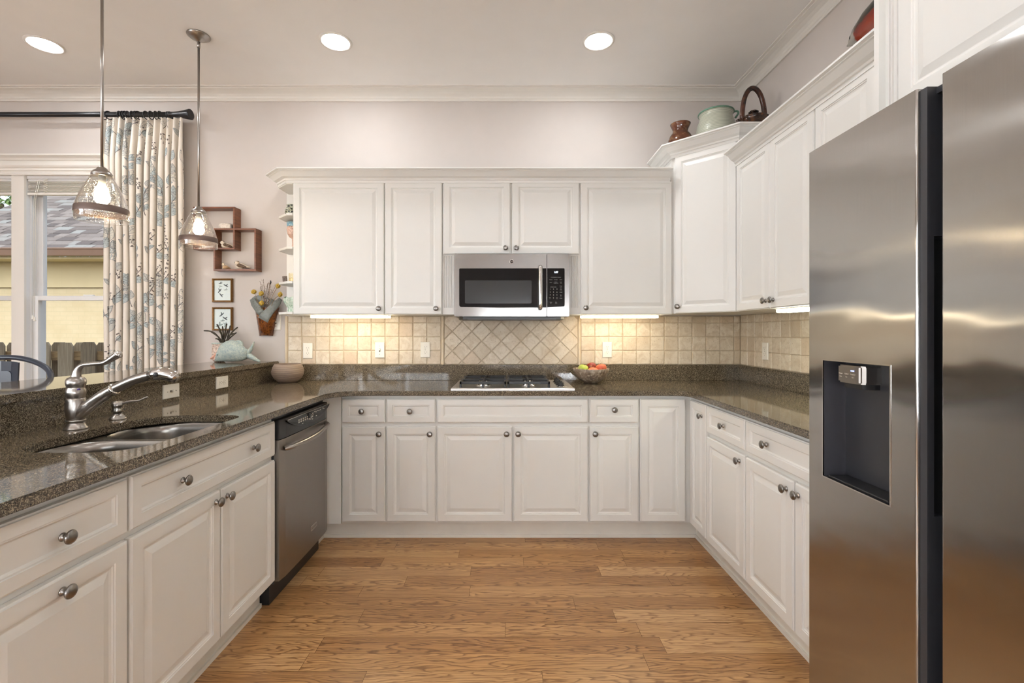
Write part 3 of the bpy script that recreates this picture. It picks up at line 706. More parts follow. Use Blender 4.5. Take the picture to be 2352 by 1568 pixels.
mb.build('button_legend', M['ltprint'], con)
MB().lathe([(.013, 0), (.013, .004), (.011, .007), (0, .0075)], FDW.pt(2.465, .832, .012), (1, 0, 0), 20, sx=1).build('latch_dial', M['black'], con)
path = spline([FDW.pt(Y0+.035, .722, .004), FDW.pt(Y0+.06, .726, .030), FDW.pt(Y0+.16, .730, .050), FDW.pt((Y0+Y1)/2, .736, .058), FDW.pt(Y1-.19, .742, .048), FDW.pt(Y1-.085, .746, .030), FDW.pt(Y1-.05, .748, .004)], 6)
MB().tube(path, .0135, 12, flat=.8).build('handle', M['nickel'], dw)
MB().fbox(FDW, 2.51, 2.585, .205, .232, .001, .0048).build('badge', M['chrome'], dw, bevel=.001)
text('LINE', FDW, 2.5475, .2185, .0048, .011, None, None, sx=-1)
MB().fbox(FDW, 2.516, 2.579, .211, .226, .0048, .0052).build('badge_inset', M['dw'], dw)
MB().box(-1.30, -1.112, Y0+.004, Y1-.004, .002, .112).build('toe_panel', M['black'], dw)

# ------------------------------------------------------------------ microwave over the cooktop
MX0, MX1, MZ0, MZ1, MY = -.358, .401, 1.374, 1.787, 3.098
mw = thing('microwave', 'stainless over-range microwave with black glass door and keypad', 'microwave', (.02, 3.25, MZ0))
FM = Frame((0, MY, 0), (1, 0, 0), (0, -1, 0))
MB().box(MX0, MX1, MY+.03, BACK-.012, MZ0, MZ1).build('housing', M['charcoal'], mw)
split = .2525
dr = MB().fbox(FM, MX0, split-.0015, MZ0, MZ1, -.03, 0).build('door', M['mw'], mw, bevel=.003, seg=2)
cp = MB().fbox(FM, split+.0015, MX1, MZ0, MZ1, -.03, 0).build('control_column', M['mw'], mw, bevel=.003, seg=2)
def rrect(x0, x1, z0, z1, r, n=4):
    return arc(x1-r, z1-r, r, 0, 90, n)+arc(x0+r, z1-r, r, 90, 180, n)+arc(x0+r, z0+r, r, 180, 270, n)+arc(x1-r, z0+r, r, 270, 360, n)
def fplate(fr_, poly, w0, w1): return MB().rings([[fr_.pt(a, b, w0) for a, b in poly], [fr_.pt(a, b, w1) for a, b in poly]])
fplate(FM, arc(split-.004, 1.690, .001, 0, 90, 1)+arc(-.319, 1.684, .006, 90, 180, 4)+[(-.325, 1.446), (-.316, 1.436), (-.08, 1.4315), (split-.003, 1.4325)], -.01, .0012).build('door_glass', M['blackgloss'], dr)
fplate(FM, rrect(-.287, .152, 1.459, 1.611, .008), 0, .0016).build('viewing_window', M['mwwin'], dr)
kp = fplate(FM, [(split+.003, 1.691), (.364, 1.691), (.369, 1.688), (.370, 1.684), (.370, 1.447), (.365, 1.440), (split+.003, 1.4335)], -.01, .0012).build('keypad_panel', M['blackgloss'], cp)
text('1:07', FM, .3125, 1.664, .0014, .017, None, None).build('clock_digits', M['led'], kp, fix=False)
words = [('Popcorn', .279, 1.616), ('Beverage', .312, 1.616), ('Reheat', .345, 1.616), ('Potato', .279, 1.597), ('Defrost', .312, 1.600), ('Weight/Time', .312, 1.593), ('Cook', .345, 1.600), ('Time', .345, 1.593), ('Power', .345, 1.574), ('Level', .345, 1.567),
         ('Add', .345, 1.555), ('30 Sec', .345, 1.548), ('On/Off', .345, 1.533), ('Vent', .345, 1.515), ('Fan', .345, 1.508), ('Surface', .345, 1.494), ('Clock', .273, 1.498), ('Set', .273, 1.491), ('Auto', .319, 1.498), ('Start', .319, 1.491), ('Cancel', .279, 1.468), ('Off', .279, 1.461), ('Start', .314, 1.468), ('Pause', .314, 1.461), ('CONVENIENCE COOKING', .312, 1.631), ('EXPRESS COOK', .295, 1.567)]
for s_, a, b in words: text(s_, FM, a, b, .0014, .0062, None, None, sx=.9).build('key_label', M['print'], kp, fix=False)
for k in range(10):
    d = str((k+1) % 10); a = .274+(k % 3)*.0225; b = 1.553-(k//3)*.0192
    if k == 9: a = .2965
    text(d, FM, a, b, .0014, .0095, None, None).build('key_digit', M['ltprint'], kp, fix=False)
hm = MB(); hx = .208
pth = spline([FM.pt(hx, 1.694, .004), FM.pt(hx, 1.697, .030), FM.pt(hx, 1.67, .042), FM.pt(hx, 1.56, .046), FM.pt(hx, 1.45, .042), FM.pt(hx, 1.426, .030), FM.pt(hx, 1.428, .004)], 6)
hm.tube(pth, .0135, 14, flat=.75); hm.build('handle', M['chrome'], dr)
eb = MB().lathe([(.0150, 0), (.0150, .002), (.0135, .003), (.0115, .0025), (0, .0025)], FM.pt(.021, 1.735, 0), (0, -1, 0), 28).build('emblem', M['chrome'], dr)
MB().lathe([(.0112, .0026), (.0112, .0031), (0, .0031)], FM.pt(.021, 1.735, 0), (0, -1, 0), 24).build('emblem_disc', M['blackgloss'], eb)
text('GE', FM, .021, 1.735, .0033, .0135, None, None).build('monogram', M['chrome'], eb, fix=False)
mb = MB(); mb.prism([(-.30, MY+.01), (.345, MY+.01), (.372, MY+.05), (.372, 3.42), (-.33, 3.42), (-.33, MY+.05)], 1.354, 1.374); mb.build('vent_tray', M['black'], mw, bevel=.002)
MB().box(-.27, .315, MY+.008, MY+.012, 1.354, 1.360).build('vent_lip', M['charcoal'], mw)

# ------------------------------------------------------------------ gas cooktop
CX0, CX1, CY0, CY1 = -.350, .402, 2.852, 3.362
ct = thing('gas_cooktop', 'stainless four-burner gas cooktop with black grates set in the worktop', 'cooktop', (.026, 3.1, CT1))
mb = MB(); Z = CT1
mb.rings([[V((CX0+d, CY0+d, Z+h)), V((CX1-d, CY0+d, Z+h)), V((CX1-d, CY1-d, Z+h)), V((CX0+d, CY1-d, Z+h))] for d, h in ((0, .0003), (0, .009), (.003, .012), (.028, .012), (.036, .009))])
mb.build('cooktop_pan', M['cook'], ct)
zt = Z+.0085
for gx0, gx1 in ((-.302, -.014), (-.008, .256)):
    xm = (gx0+gx1)/2; mb = MB(); b = .007; h0, h1 = Z+.032, Z+.048; y0, y1 = CY0+.045, CY1-.035
    for x in (gx0, gx1-2*b): mb.box(x, x+2*b, y0, y1, h0, h1)
    for y in (y0, (y0+y1)/2-b, y1-2*b): mb.box(gx0, gx1, y, y+2*b, h0, h1)
    for yc in (y0+.12, y1-.12):
        for k in range(4):
            a = k*PI/2+PI/4*0; dx, dy = math.cos(a), math.sin(a)
            L0, L1 = .030, (xm-gx0 if abs(dx) > .5 else .115)
            p, q = (xm+dx*L0, yc+dy*L0), (xm+dx*L1, yc+dy*L1)
            mb.box(min(p[0], q[0])-b*.8*abs(dy), max(p[0], q[0])+b*.8*abs(dy), min(p[1], q[1])-b*.8*abs(dx), max(p[1], q[1])+b*.8*abs(dx), h0, h1+.004)
    for x in (gx0, gx1-2*b, xm-b):
        for y in (y0, y1-2*b): mb.box(x, x+2*b, y, y+2*b, zt, h0)
    mb.build('grate', M['iron'], ct, bevel=.002)
    for yc in (y0+.12, y1-.12):
        bn = MB().lathe([(.052, 0), (.050, .006), (.036, .010), (.036, .016), (.030, .017)], (xm, yc, zt), seg=28).build('burner', M['chrome'], ct)
        MB().lathe([(.034, .017), (.036, .019), (.034, .024), (.010, .026), (0, .026)], (xm, yc, zt), seg=28).build('burner_cap', M['iron'], bn)
for k in range(4):
    y = CY0+.115+k*.088
    kb = MB().lathe([(.023, 0), (.023, .003), (.019, .006), (.0175, .022), (.015, .025), (0, .025)], (.330, y, zt+.003), seg=24).build('control_knob', M['black'], ct)
    MB().box(.3265, .3335, y-.020, y+.020, zt+.020, zt+.036).build('knob_grip', M['black'], kb, bevel=.002)
    MB().lathe([(.027, 0), (.027, .002), (0, .002)], (.330, y, zt+.0005), seg=24).build('knob_skirt', M['chrome'], kb)

# ------------------------------------------------------------------ sink, faucet, soap dispenser
sk = thing('double_sink', 'undermount stainless double-bowl sink cut into the peninsula worktop', 'sink', (-1.3, 1.66, .69))
def bowl(x0, x1, y0, y1, r, depth, name):
    z1 = CT0-.002; rs = []
    def rr(d, z, rad): return [V((x, y, z)) for x, y in rrect(x0+d, x1-d, y0+d, y1-d, max(.02, rad-d*.3), 6)]
    for d, dz in ((0, 0), (.004, .006), (.008, .03), (.014, depth-.05), (.022, depth-.02), (.05, depth), (.12, depth+.003)): rs.append(rr(d, z1-dz, r))
    mb = MB(); mb.rings(rs, cap0=False, cap1=True, smooth=True)
    n = len(rs[0])
    rs2 = [[p+V((0, 0, -.003)) for p in r_] for r_ in rs]
    b = mb.build(name, M['sink'], sk, fix=False); cx, cy = (x0+x1)/2, (y0+y1)/2
    MB().lathe([(.042, .001), (.040, .004), (.03, .002), (.012, .0), (0, 0)], (cx, cy, z1-depth-.002), seg=24).build('drain', M['chrome'], b)
ym = 1.672
bowl(SX0-.004, SX1+.004, SY0_-.004, ym-.012, .12, .19, 'bowl'); bowl(SX0-.004, SX1+.004, ym+.012, SY1_+.004, .11, .19, 'bowl')
mb = MB(); holed = [(SX0-.03, SY0_-.03), (SX1+.02, SY0_-.03), (SX1+.02, SY1_+.03), (SX0-.03, SY1_+.03)]
mb.box(SX0-.004, SX1+.004, ym-.0125, ym+.0125, CT0-.016, CT0-.0015); mb.build('divider', M['sink'], sk, bevel=.004, seg=2)
mb = MB()                                                  # flange corners between the round bowls and the opening
for (x, y, sx_, sy_) in ((SX0, ym-.012, 1, -1), (SX1, ym-.012, -1, -1), (SX0, ym+.012, 1, 1), (SX1, ym+.012, -1, 1)):
    r = .12; pts = [(x-.004*sx_, y)]+[(x-.004*sx_+sx_*r*(1-math.sin(math.radians(a))), y+sy_*r*(1-math.cos(math.radians(a)))) for a in range(0, 91, 15)]
    mb.prism(pts, CT0-.004, CT0-.002)
mb.build('flange', M['sink'], sk)

fa = thing('kitchen_faucet', 'brushed nickel pull-out faucet with curved lever handle behind the sink', 'faucet', (-1.575, 1.712, CT1))
fx, fy = -1.575, 1.712; z = CT1
MB().lathe([(.036, 0), (.036, .004), (.031, .010), (.027, .020), (.0265, .026), (.029, .028), (.029, .033), (.0265, .035)], (fx, fy, z), seg=32).build('base_flange', M['nickel'], fa)
bd = MB().lathe([(.0265, .035), (.029, .05), (.0315, .068), (.031, .085), (.0275, .108), (.0265, .112)], (fx, fy, z), seg=32).build('body', M['nickel'], fa)
bn = MB().lathe([(.0255, .112), (.0265, .115), (.0290, .128), (.0290, .140), (.0258, .148), (.0258, .152), (.0285, .160), (.0300, .170), (.0285, .180), (.024, .186), (.016, .190), (0, .191)], (fx, fy, z), seg=32).build('valve_bonnet', M['nickel'], fa)
MB().lathe([(.0048, 0), (.0048, .002), (0, .002)], (fx+.026*.85, fy-.026*.52, z+.144), (.85, -.52, 0), 14).build('temperature_dot', plain('blue_dot', (.08, .05, .25), .3), bn)
sp1 = [V((fx+.010, fy, z+.050)), V((fx+.055, fy, z+.088)), V((fx+.105, fy+.002, z+.125)), V((fx+.135, fy+.002, z+.142))]
s1 = MB().tube(spline(sp1, 6), [.023]*6+[.021]*7+[.0195]*6, 20).build('spout', M['nickel'], fa)
MB().lathe([(.0205, 0), (.0225, .003), (.0225, .007), (.0195, .010)], (fx+.134, fy+.002, z+.1415), (.80, 0, .45), 24).build('spout_ring', M['chrome'], s1)
q = spline([V((fx+.138, fy+.002, z+.1445)), V((fx+.20, fy+.003, z+.174)), V((fx+.25, fy+.003, z+.190)), V((fx+.280, fy+.003, z+.197))], 6)
hd = MB().tube(q, [.0175]*19, 20).build('pull_out_wand', M['nickel'], fa)
q2 = [(fx+.268, z+.193, .0185), (fx+.290, z+.199, .0225), (fx+.315, z+.201, .0245), (fx+.345, z+.194, .0235), (fx+.362, z+.186, .0215), (fx+.366, z+.184, .019)]
MB().tube([V((a, fy+.003, b)) for a, b, r in q2], [r for a, b, r in q2], 20).build('spray_head', M['chrome'], hd)
MB().lathe([(.0085, 0), (.0085, .004), (.006, .006), (0, .006)], (fx+.306, fy-.019, z+.199), (0, -1, 0), 18).build('spray_button', M['black'], hd)
lv = spline([V((fx, fy, z+.188)), V((fx+.006, fy, z+.212)), V((fx+.022, fy, z+.230)), V((fx+.060, fy, z+.236)), V((fx+.100, fy+.002, z+.240)), V((fx+.130, fy+.002, z+.256)), V((fx+.150, fy+.003, z+.270))], 6)
n = len(lv); lvo = MB().tube(lv, [.0155-.0075*min(1, i/(n*.35)) if i < n*.6 else .008+.006*(i-n*.6)/(n*.4) for i in range(n)], 16).build('lever', M['nickel'], fa)
MB().lathe([(.0135, 0), (.0155, .003), (.0135, .006), (.009, .009), (.006, .014), (0, .016)], (fx+.150, fy+.003, z+.270), (.82, 0, .57), 18).build('lever_tip', M['chrome'], lvo)

sd = thing('soap_dispenser', 'small brushed nickel soap dispenser pump beside the faucet', 'soap dispenser', (-1.583, 1.905, CT1))
sx, sy = -1.583, 1.905
MB().lathe([(.030, 0), (.030, .003), (.026, .009), (.020, .014), (.018, .018), (.0145, .019), (.0145, .030)], (sx, sy, z), seg=28).build('base_flange', M['nickel'], sd)
MB().lathe([(.019, .030), (.0205, .034), (.0175, .040), (.0205, .052), (.0215, .060), (.018, .069), (.012, .072), (0, .073)], (sx, sy, z), seg=28).build('pump_cap', M['nickel'], sd)
nz = spline([V((sx+.012, sy, z+.060)), V((sx+.045, sy, z+.070)), V((sx+.085, sy, z+.074)), V((sx+.112, sy, z+.086)), V((sx+.122, sy, z+.088))], 6)
MB().tube(nz, [.0055-.0022*i/24 for i in range(len(nz))], 12).build('nozzle', M['nickel'], sd)

# ------------------------------------------------------------------ outlets and switches
def plate(name, label, fr_, a, b, kind, horiz=False, cat=None, z_off=0.0):
    hw, hh = (.057, .035) if horiz else (.035, .057)
    c = fr_.pt(a, b, 0); t = thing(name, label, cat or ('outlet' if kind == 'outlet' else 'switch'), tuple(c))
    mb = MB(); rs = [[fr_.pt(a+x*(hw-d), b+y*(hh-d), w) for x, y in ((-1, -1), (1, -1), (1, 1), (-1, 1))] for d, w in ((0, 0), (0, .003), (.003, .006))]
    mb.rings(rs); mb.build('cover_plate', M['white'], t)
    rot = (lambda x, y: (y, x)) if horiz else (lambda x, y: (x, y))
    def box(x0, x1, y0, y1, w0, w1, nm, m, par):
        p, q = rot(x0, y0), rot(x1, y1); return MB().fbox(fr_, a+min(p[0], q[0]), a+max(p[0], q[0]), b+min(p[1], q[1]), b+max(p[1], q[1]), w0, w1).build(nm, m, par)
    if kind == 'outlet':
        for s in (-1, 1):
            r = MB(); pts = [(math.cos(k*PI/10)*.0165, max(-.0125, min(.0125, math.sin(k*PI/10)*.0165))+s*.0195) for k in range(20)]
            pts = [rot(*p) for p in pts]
            f = fplate(fr_, [(a+x, b+y) for x, y in pts], .005, .0078).build('receptacle', M['white'], t)
            for q in (-.0065, .0065): box(q-.0009, q+.0009, s*.0195-.001, s*.0195+.0065, .0077, .0081, 'slot', M['slot'], f)
            g = rot(0, s*.0195-.0075); MB().lathe([(.0022, .0077), (.0022, .0081), (0, .0081)], fr_.pt(a+g[0], b+g[1], 0), fr_.n, 10).build('slot', M['slot'], f)
        MB().lathe([(.003, .006), (.0025, .0075), (0, .0078)], fr_.pt(a, b, 0), fr_.n, 10).build('screw', M['chrome'], t)
    else:
        box(-.005, .005, -.012, .012, .006, .0066, 'slot', M['slot'], t)
        box(-.0042, .0042, -.003, .010, .006, .016, 'toggle', M['white'], t)
        for s in (-1, 1): p = rot(0, s*.030); MB().lathe([(.003, .006), (.0025, .0075), (0, .0078)], fr_.pt(a+p[0], b+p[1], 0), fr_.n, 10).build('screw', M['chrome'], t)
    return t
TF = Frame((0, BACK-.0128, 0), (1, 0, 0), (0, -1, 0)); TR = Frame((RIGHT-.0128, 0, 0), (0, 1, 0), (-1, 0, 0)); BF = Frame((-1.708, 0, 0), (0, 1, 0), (1, 0, 0))
tx = lambda px: (px-VX)*(BACK-.0128)/FOC
plate('wall_outlet', 'white duplex outlet on the tile, nearest the striped bowl', TF, tx(707.5), 1.134, 'outlet')
plate('wall_switch', 'white toggle switch on the tile under the left cabinet light', TF, tx(872.5), 1.139, 'switch')
plate('wall_outlet', 'white duplex outlet on the tile beside the diagonal panel, left of the cooktop', TF, tx(977), 1.142, 'outlet')
plate('wall_outlet', 'white duplex outlet on the tile above the fruit bowl', TF, tx(1394.5), 1.142, 'outlet')
plate('wall_outlet', 'white duplex outlet on the right wall tile next to the refrigerator', TR, (RIGHT-.0128)*FOC/(1758.5-VX), 1.144, 'outlet')
plate('wall_switch', 'white sideways toggle switch on the granite behind the sink', BF, 2.377, .972, 'switch', True)
plate('wall_outlet', 'white sideways outlet on the granite splashback between sink and striped bowl', BF, 2.80, .972, 'outlet', True)
ow = FB.pt((634.5-VX)*BACK/FOC, EYE-(738-VY)*BACK/FOC)
plate('wall_switch', 'white switch plate on the wall half hidden behind the brown wall pocket', FB, ow.x, 1.343, 'switch')

# ------------------------------------------------------------------ lamps
def can(label, x, y):
    t = thing('recessed_light', label, 'ceiling light', (x, y, CEIL-.012))
    MB().lathe([(.097, CEIL-.0005), (.097, CEIL-.004), (.090, CEIL-.008), (.080, CEIL-.006), (.077, CEIL-.002), (.077, CEIL-.0005)], (x, y, 0), seg=40, cap0=False, cap1=False).build('trim_ring', M['trim'], t)
    MB().lathe([(.0765, CEIL-.0012), (.0765, CEIL-.003), (0, CEIL-.0034)], (x, y, 0), seg=32).build('lens', M['can'], t)
can('glowing recessed ceiling light at far left, over the dining side', -2.86, 2.90)
can('glowing recessed ceiling light between the pendants and the ceiling centre', -1.055, 2.87)
can('glowing recessed ceiling light above the right side of the back run', .548, 2.865)
for i, (x, y) in enumerate([(-2.86, .9), (-1.055, .9), (.548, .9), (-2.86, -1.2), (-1.055, -1.2), (.548, -1.2)]):  # extra cans added out of view for fill light
    can(['left', 'middle', 'right'][i % 3]+' recessed ceiling light of the '+['middle', 'rear'][i//3]+' row, added out of view as fill', x, y)
def strip(label, mb, mat, c):
    t = thing('under_cabinet_light', label, 'cabinet light', c); mb[0].build('fixture', M['white'], t, bevel=.002); mb[1].build('diffuser', mat, t, bevel=.002)
x0, x1 = (713-VX)*3.20/FOC, (893-VX)*3.20/FOC
strip('warm glowing strip light under the wide left wall cabinet', (MB().box(x0, x1, 3.185, 3.275, U0-.006, U0), MB().box(x0+.004, x1-.004, 3.190, 3.270, U0-.022, U0-.006)), M['strip'], ((x0+x1)/2, 3.23, U0-.022))
x0, x1 = (1335-VX)*3.20/FOC, (1513-VX)*3.20/FOC
strip('warm glowing strip light under the wall cabinet right of the microwave', (MB().box(x0, x1, 3.185, 3.275, U0-.006, U0), MB().box(x0+.004, x1-.004, 3.190, 3.270, U0-.022, U0-.006)), M['strip'], ((x0+x1)/2, 3.23, U0-.022))
strip('pale glowing strip light under the right wall cabinets next to the refrigerator', (MB().box(1.41, 1.50, 1.85, 2.49, R0-.006, R0), MB().box(1.415, 1.495, 1.854, 2.486, R0-.022, R0-.006)), M['stripcool'], (1.455, 2.17, R0-.022))
def pendant(label, x, y):
    t = thing('pendant_light', label, 'pendant light', (x, y, 1.775)); zb = 1.775
    cn = MB().lathe([(.062, CEIL-.0005), (.062, CEIL-.006), (.052, CEIL-.012), (.050, CEIL-.016), (.034, CEIL-.022), (.030, CEIL-.024), (.013, CEIL-.036), (.010, CEIL-.040)], (x, y, 0), seg=36).build('ceiling_canopy', M['nickel'], t)
    MB().lathe([(.0088, CEIL-.075), (.0088, CEIL-.038)], (x, y, 0), seg=14).build('rod_coupling', M['nickel'], t)
    MB().lathe([(.0062, zb+.238), (.0062, CEIL-.070)], (x, y, 0), seg=12).build('rod', M['nickel'], t)
    MB().lathe([(.040, zb+.205), (.040, zb+.213), (.033, zb+.224), (.021, zb+.234), (.019, zb+.240), (.010, zb+.246)], (x, y, 0), seg=28).build('socket_cap', M['nickel'], t)
    prof = [(.0970, 0), (.0990, .010), (.0975, .022), (.1000, .030), (.0985, .040), (.0955, .062), (.0870, .095), (.0745, .130), (.0595, .163), (.0470, .190), (.039, .206)]
    ins = [(r-.003, h) for r, h in prof[::-1]]
    mb = MB(); rs = [[V((x+r*math.cos(2*PI*i/40), y+r*math.sin(2*PI*i/40), zb+h)) for i in range(40)] for r, h in prof+ins]
    mb.rings(rs, False, False, smooth=True, loop=True); sh = mb.build('glass_shade', M['shade'], t)
    MB().lathe([(.0998, zb+.030), (.1003, zb+.032), (.0985, zb+.058), (.0970, zb+.060)], (x, y, 0), seg=40, cap0=False, cap1=False).build('metal_band', M['band'], sh)
    MB().lathe([(.014, zb+.206), (.014, zb+.165), (.010, zb+.162)], (x, y, 0), seg=16).build('lamp_holder', M['white'], t)
    MB().lathe([(.013, zb+.166), (.015, zb+.150), (.026, zb+.128), (.030, zb+.108), (.028, zb+.094), (.018, zb+.080), (0, zb+.076)], (x, y, 0), seg=20).build('bulb', M['bulb'], t)
pendant('nearer clear glass pendant lamp, hanging over the bar in front of the window', -1.850, 2.140)
pendant('farther clear glass pendant lamp, hanging by the wooden wall shelf', -1.853, 2.812)

# ------------------------------------------------------------------ curtain, rod and blinds
RY, RZ = 3.375, 2.832
t = thing('curtain_rod', 'black curtain rod with flared finial above the window', 'curtain rod', (-3.2, RY, RZ))
MB().tube([(-5.0, RY, RZ), (-2.45, RY, RZ)], .0175, 16).build('rod', M['rod'], t)
MB().lathe([(.0175, 0), (.021, .002), (.021, .008), (.0185, .010), (.0185, .014), (.021, .016), (.021, .022), (.0185, .026), (.0185, .05), (.022, .09), (.031, .135), (.037, .165), (.037, .170), (.030, .172), (0, .168)], (-2.45, RY, RZ), (1, 0, 0), 24).build('finial', M['rod'], t)
mb = MB(); mb.box(-2.475, -2.455, RY, BACK-.001, RZ-.012, RZ+.012); mb.box(-2.49, -2.44, BACK-.008, BACK-.001, RZ-.035, RZ+.035); mb.build('bracket', M['rod'], t)
for k, x in enumerate([-2.905, -2.868, -2.79, -2.765, -2.748, -2.73, -2.70, -2.675, -2.655, -2.60, -2.565, -2.53, -2.50]):
    a = 0.5 if k in (1, 8) else .12*math.sin(k*5)
    MB().tube([(x+math.sin(a)*.027*math.cos(q), RY+.027*math.cos(q)*math.cos(a), RZ-.006+.027*math.sin(q)) for q in [2*PI*i/20 for i in range(20)]], .0032, 8, loop=True).build('ring', M['rod'], t)
PW, CXL, CXR, CZ0, CZ1, CYC = 12, -2.915, -2.335, .02, 2.808, 3.385
cr = random.Random(11); ph = [cr.uniform(-.5, .5) for _ in range(PW+2)]; am = [cr.uniform(.7, 1.25) for _ in range(PW+2)]
def cur(s, z):
    """curtain surface: s 0..1 across the gathered cloth"""
    k = s*PW; i = min(PW, int(k)); f = k-i; p = ph[i]*(1-f)+ph[i+1]*f; a = am[i]*(1-f)+am[i+1]*f
    h = (CZ1-z)/(CZ1-CZ0); g = min(1, h*9)
    amp = (.018+.026*g)*a
    x = CXL+(CXR-CXL)*(s+.012*p)+.010*g*math.sin(4*PI*k+p)*-1
    x += (.02*math.sin(s*5+1)*h if h > .1 else 0)*(1-s)
    w = math.sin(2*PI*k+p*.8); w = math.copysign(abs(w)**.75, w)
    y = CYC+amp*w+.006*math.sin(z*3+s*9)
    return V((x, y, z))
def curn(s, z, off):
    p = cur(s, z); e = .0015; dx = cur(min(1, s+e), z)-cur(max(0, s-e), z); dz = cur(s, z+.004)-cur(s, z-.004)
    n = dx.cross(dz).normalized()
    if n.y > 0: n = -n
    return p+n*off
NS, NZ = PW*22, 40
mb = MB(); vs = [cur(i/NS, CZ0+(CZ1-CZ0)*j/NZ) for j in range(NZ+1) for i in range(NS+1)]
mb.add(vs, [(j*(NS+1)+i, j*(NS+1)+i+1, (j+1)*(NS+1)+i+1, (j+1)*(NS+1)+i) for j in range(NZ) for i in range(NS)], 0, True)
CW = 1.45                                               # flat width of the cloth
def patch(fn, nu, nv, off, mi):
    """printed motif laid on the cloth: fn(u,v) -> cloth (a, z)"""
    vs = []
    for j in range(nv+1):
        for i in range(nu+1):
            a, z = fn(i/nu, j/nv); s = a/CW
            if not 0.002 < s < .998 or not CZ0+.01 < z < CZ1-.012: return
            vs.append(curn(s, z, off))
    mb.add(vs, [(j*(nu+1)+i, j*(nu+1)+i+1, (j+1)*(nu+1)+i+1, (j+1)*(nu+1)+i) for j in range(nv) for i in range(nu)], mi, True)
def line(pts, w, mi=2, off=.0016, rep=3):
    P = [V((a, b, 0)) for a, b in pts]
    for i in range(len(P)-1):
        d = P[i+1]-P[i]
        if d.length < 1e-6: continue
        n = V((-d.y, d.x, 0)).normalized()*w/2
        patch(lambda u, v, A=P[i], D=d, N=n: ((A+D*u+N*(2*v-1)).x, (A+D*u+N*(2*v-1)).y), rep, 1, off, mi)
def leaf(a, z, ang, L, wd, mi):
    d = V((math.cos(ang), math.sin(ang), 0)); n = V((-d.y, d.x, 0))
    sh = lambda u: math.sin(PI*min(1, u*1.02)**.8)**.85*(1-.25*u)
    pt = lambda u, v: (a+d.x*L*u+n.x*wd*v*sh(u), z+d.y*L*u+n.y*wd*v*sh(u))
    patch(lambda u, v: pt(u, 2*v-1), 10, 8, .0011, mi)
    ed = [i/12 for i in range(13)]
    for s in (-1, 1): line([pt(u, s) for u in ed], .0020, 2)
    line([pt(u, 0) for u in ed[::3]], .0020, 2)
    for u in (.2, .36, .52, .68):
        for s in (-1, 1): line([pt(u, 0), pt(min(.97, u+.16), s*.86)], .0014, 2)
for row in range(13):
    for c in range(9):
        a = (c+.5+.5*(row % 2))*CW/9+cr.uniform(-.03, .03); z = CZ0+.1+row*.215+cr.uniform(-.05, .05)
        ang = cr.uniform(.6, 2.5); kind = cr.random()
        st = [V((a, z))]; dirn = ang
        for k in range(7): dirn += cr.uniform(-.22, .22); st.append(st[-1]+V((math.cos(dirn), math.sin(dirn)))*.030)
        line([tuple(p) for p in st], .0034, 3, rep=2)
        if kind < .62:
            for k in range(1, 8):
                s = 1 if k % 2 else -1
                leaf(st[k].x, st[k].y, dirn+s*cr.uniform(.5, 1.1)*(0.2 if k == 7 else 1), cr.uniform(.060, .115), cr.uniform(.020, .034), cr.choice([1, 1, 4, 5]))
        else:
            for k in range(2, 8):
                for s in (-1, 1):
                    e = st[k]+V((math.cos(dirn+s*.9), math.sin(dirn+s*.9)))*.018
                    line([tuple(st[k]), tuple(e)], .002, 3, rep=1)
                    for q in range(3):
                        b = e+V((cr.uniform(-.009, .009), cr.uniform(-.006, .012)))
                        patch(lambda u, v, b=b: (b.x+.0042*v*math.cos(2*PI*u), b.y+.0042*v*math.sin(2*PI*u)), 7, 1, .0016, 3)
            leaf(st[1].x, st[1].y, ang-.8, .085, .026, 1); leaf(st[0].x, st[0].y, ang+1.0, .07, .022, 4)
cl = plain('curtain_linen', srgb(230, 222, 211), .85, var=.015, scale=60)
tag(mb.build('curtain', [cl, plain('leaf_print_blue', srgb(184, 194, 194), .85, var=.14, scale=70), plain('line_print', srgb(128, 130, 132), .85), plain('stem_print', srgb(98, 90, 86), .85), plain('leaf_print_grey', srgb(196, 196, 190), .85, var=.1, scale=70), plain('leaf_print_pale', srgb(212, 208, 196), .85, var=.08, scale=70)], fix=False),
    'cream curtain printed with blue-grey leaves and berries, hanging beside the window', 'curtain')
def blind(label, a0, a1):
    t = thing('window_blind', label, 'blind', ((a0+a1)/2, BACK, 2.285)); f = lambda z0, z1, w0, w1: MB().box(a0, a1, BACK+w0, BACK+w1, z0, z1)
    f(2.385, 2.399, .006, .028).build('headrail', M['vinyl'], t)
    mb = MB()
    for k in range(9): mb.add([V((x, BACK+y, z_)) for z_ in (2.306+k*.0092, 2.309+k*.0092) for x, y in ((a0+.004, .003), (a1-.004, .003), (a1-.004, .029), (a0+.004, .029))], [(0, 1, 2, 3), (4, 5, 6, 7), (0, 1, 5, 4), (1, 2, 6, 5), (2, 3, 7, 6), (3, 0, 4, 7)])
    mb.build('slat_stack', M['trim'], t)
    f(2.283, 2.300, .002, .030).build('bottom_rail', M['trim'], t)
    for d in (.055, .068):
        c_ = MB().tube([(a0+d+.03, BACK-.003, 2.39), (a0+d, BACK-.004, 2.25), (a0+d-.008, BACK-.004, 1.45-d)], .0014, 6).build('pull_cord', M['white'], t)
        MB().lathe([(.003, .03), (.006, .024), (.005, .014), (.009, .004), (.009, 0), (0, 0)], (a0+d-.008, BACK-.004, 1.42-d), seg=12).build('cord_tassel', M['white'], c_)
    pts = [(a0+.14+.016*math.sin(k*2.1), BACK-.003-.002*(k % 2), 2.40-.005*k) for k in range(22)]
    MB().tube(spline(pts, 3), .0016, 6).build('knotted_cord', M['white'], t)
blind('raised white slatted blind in the window half beside the curtain', -3.548, -2.737)
blind('raised white slatted blind in the left window half', -4.463, -3.652)

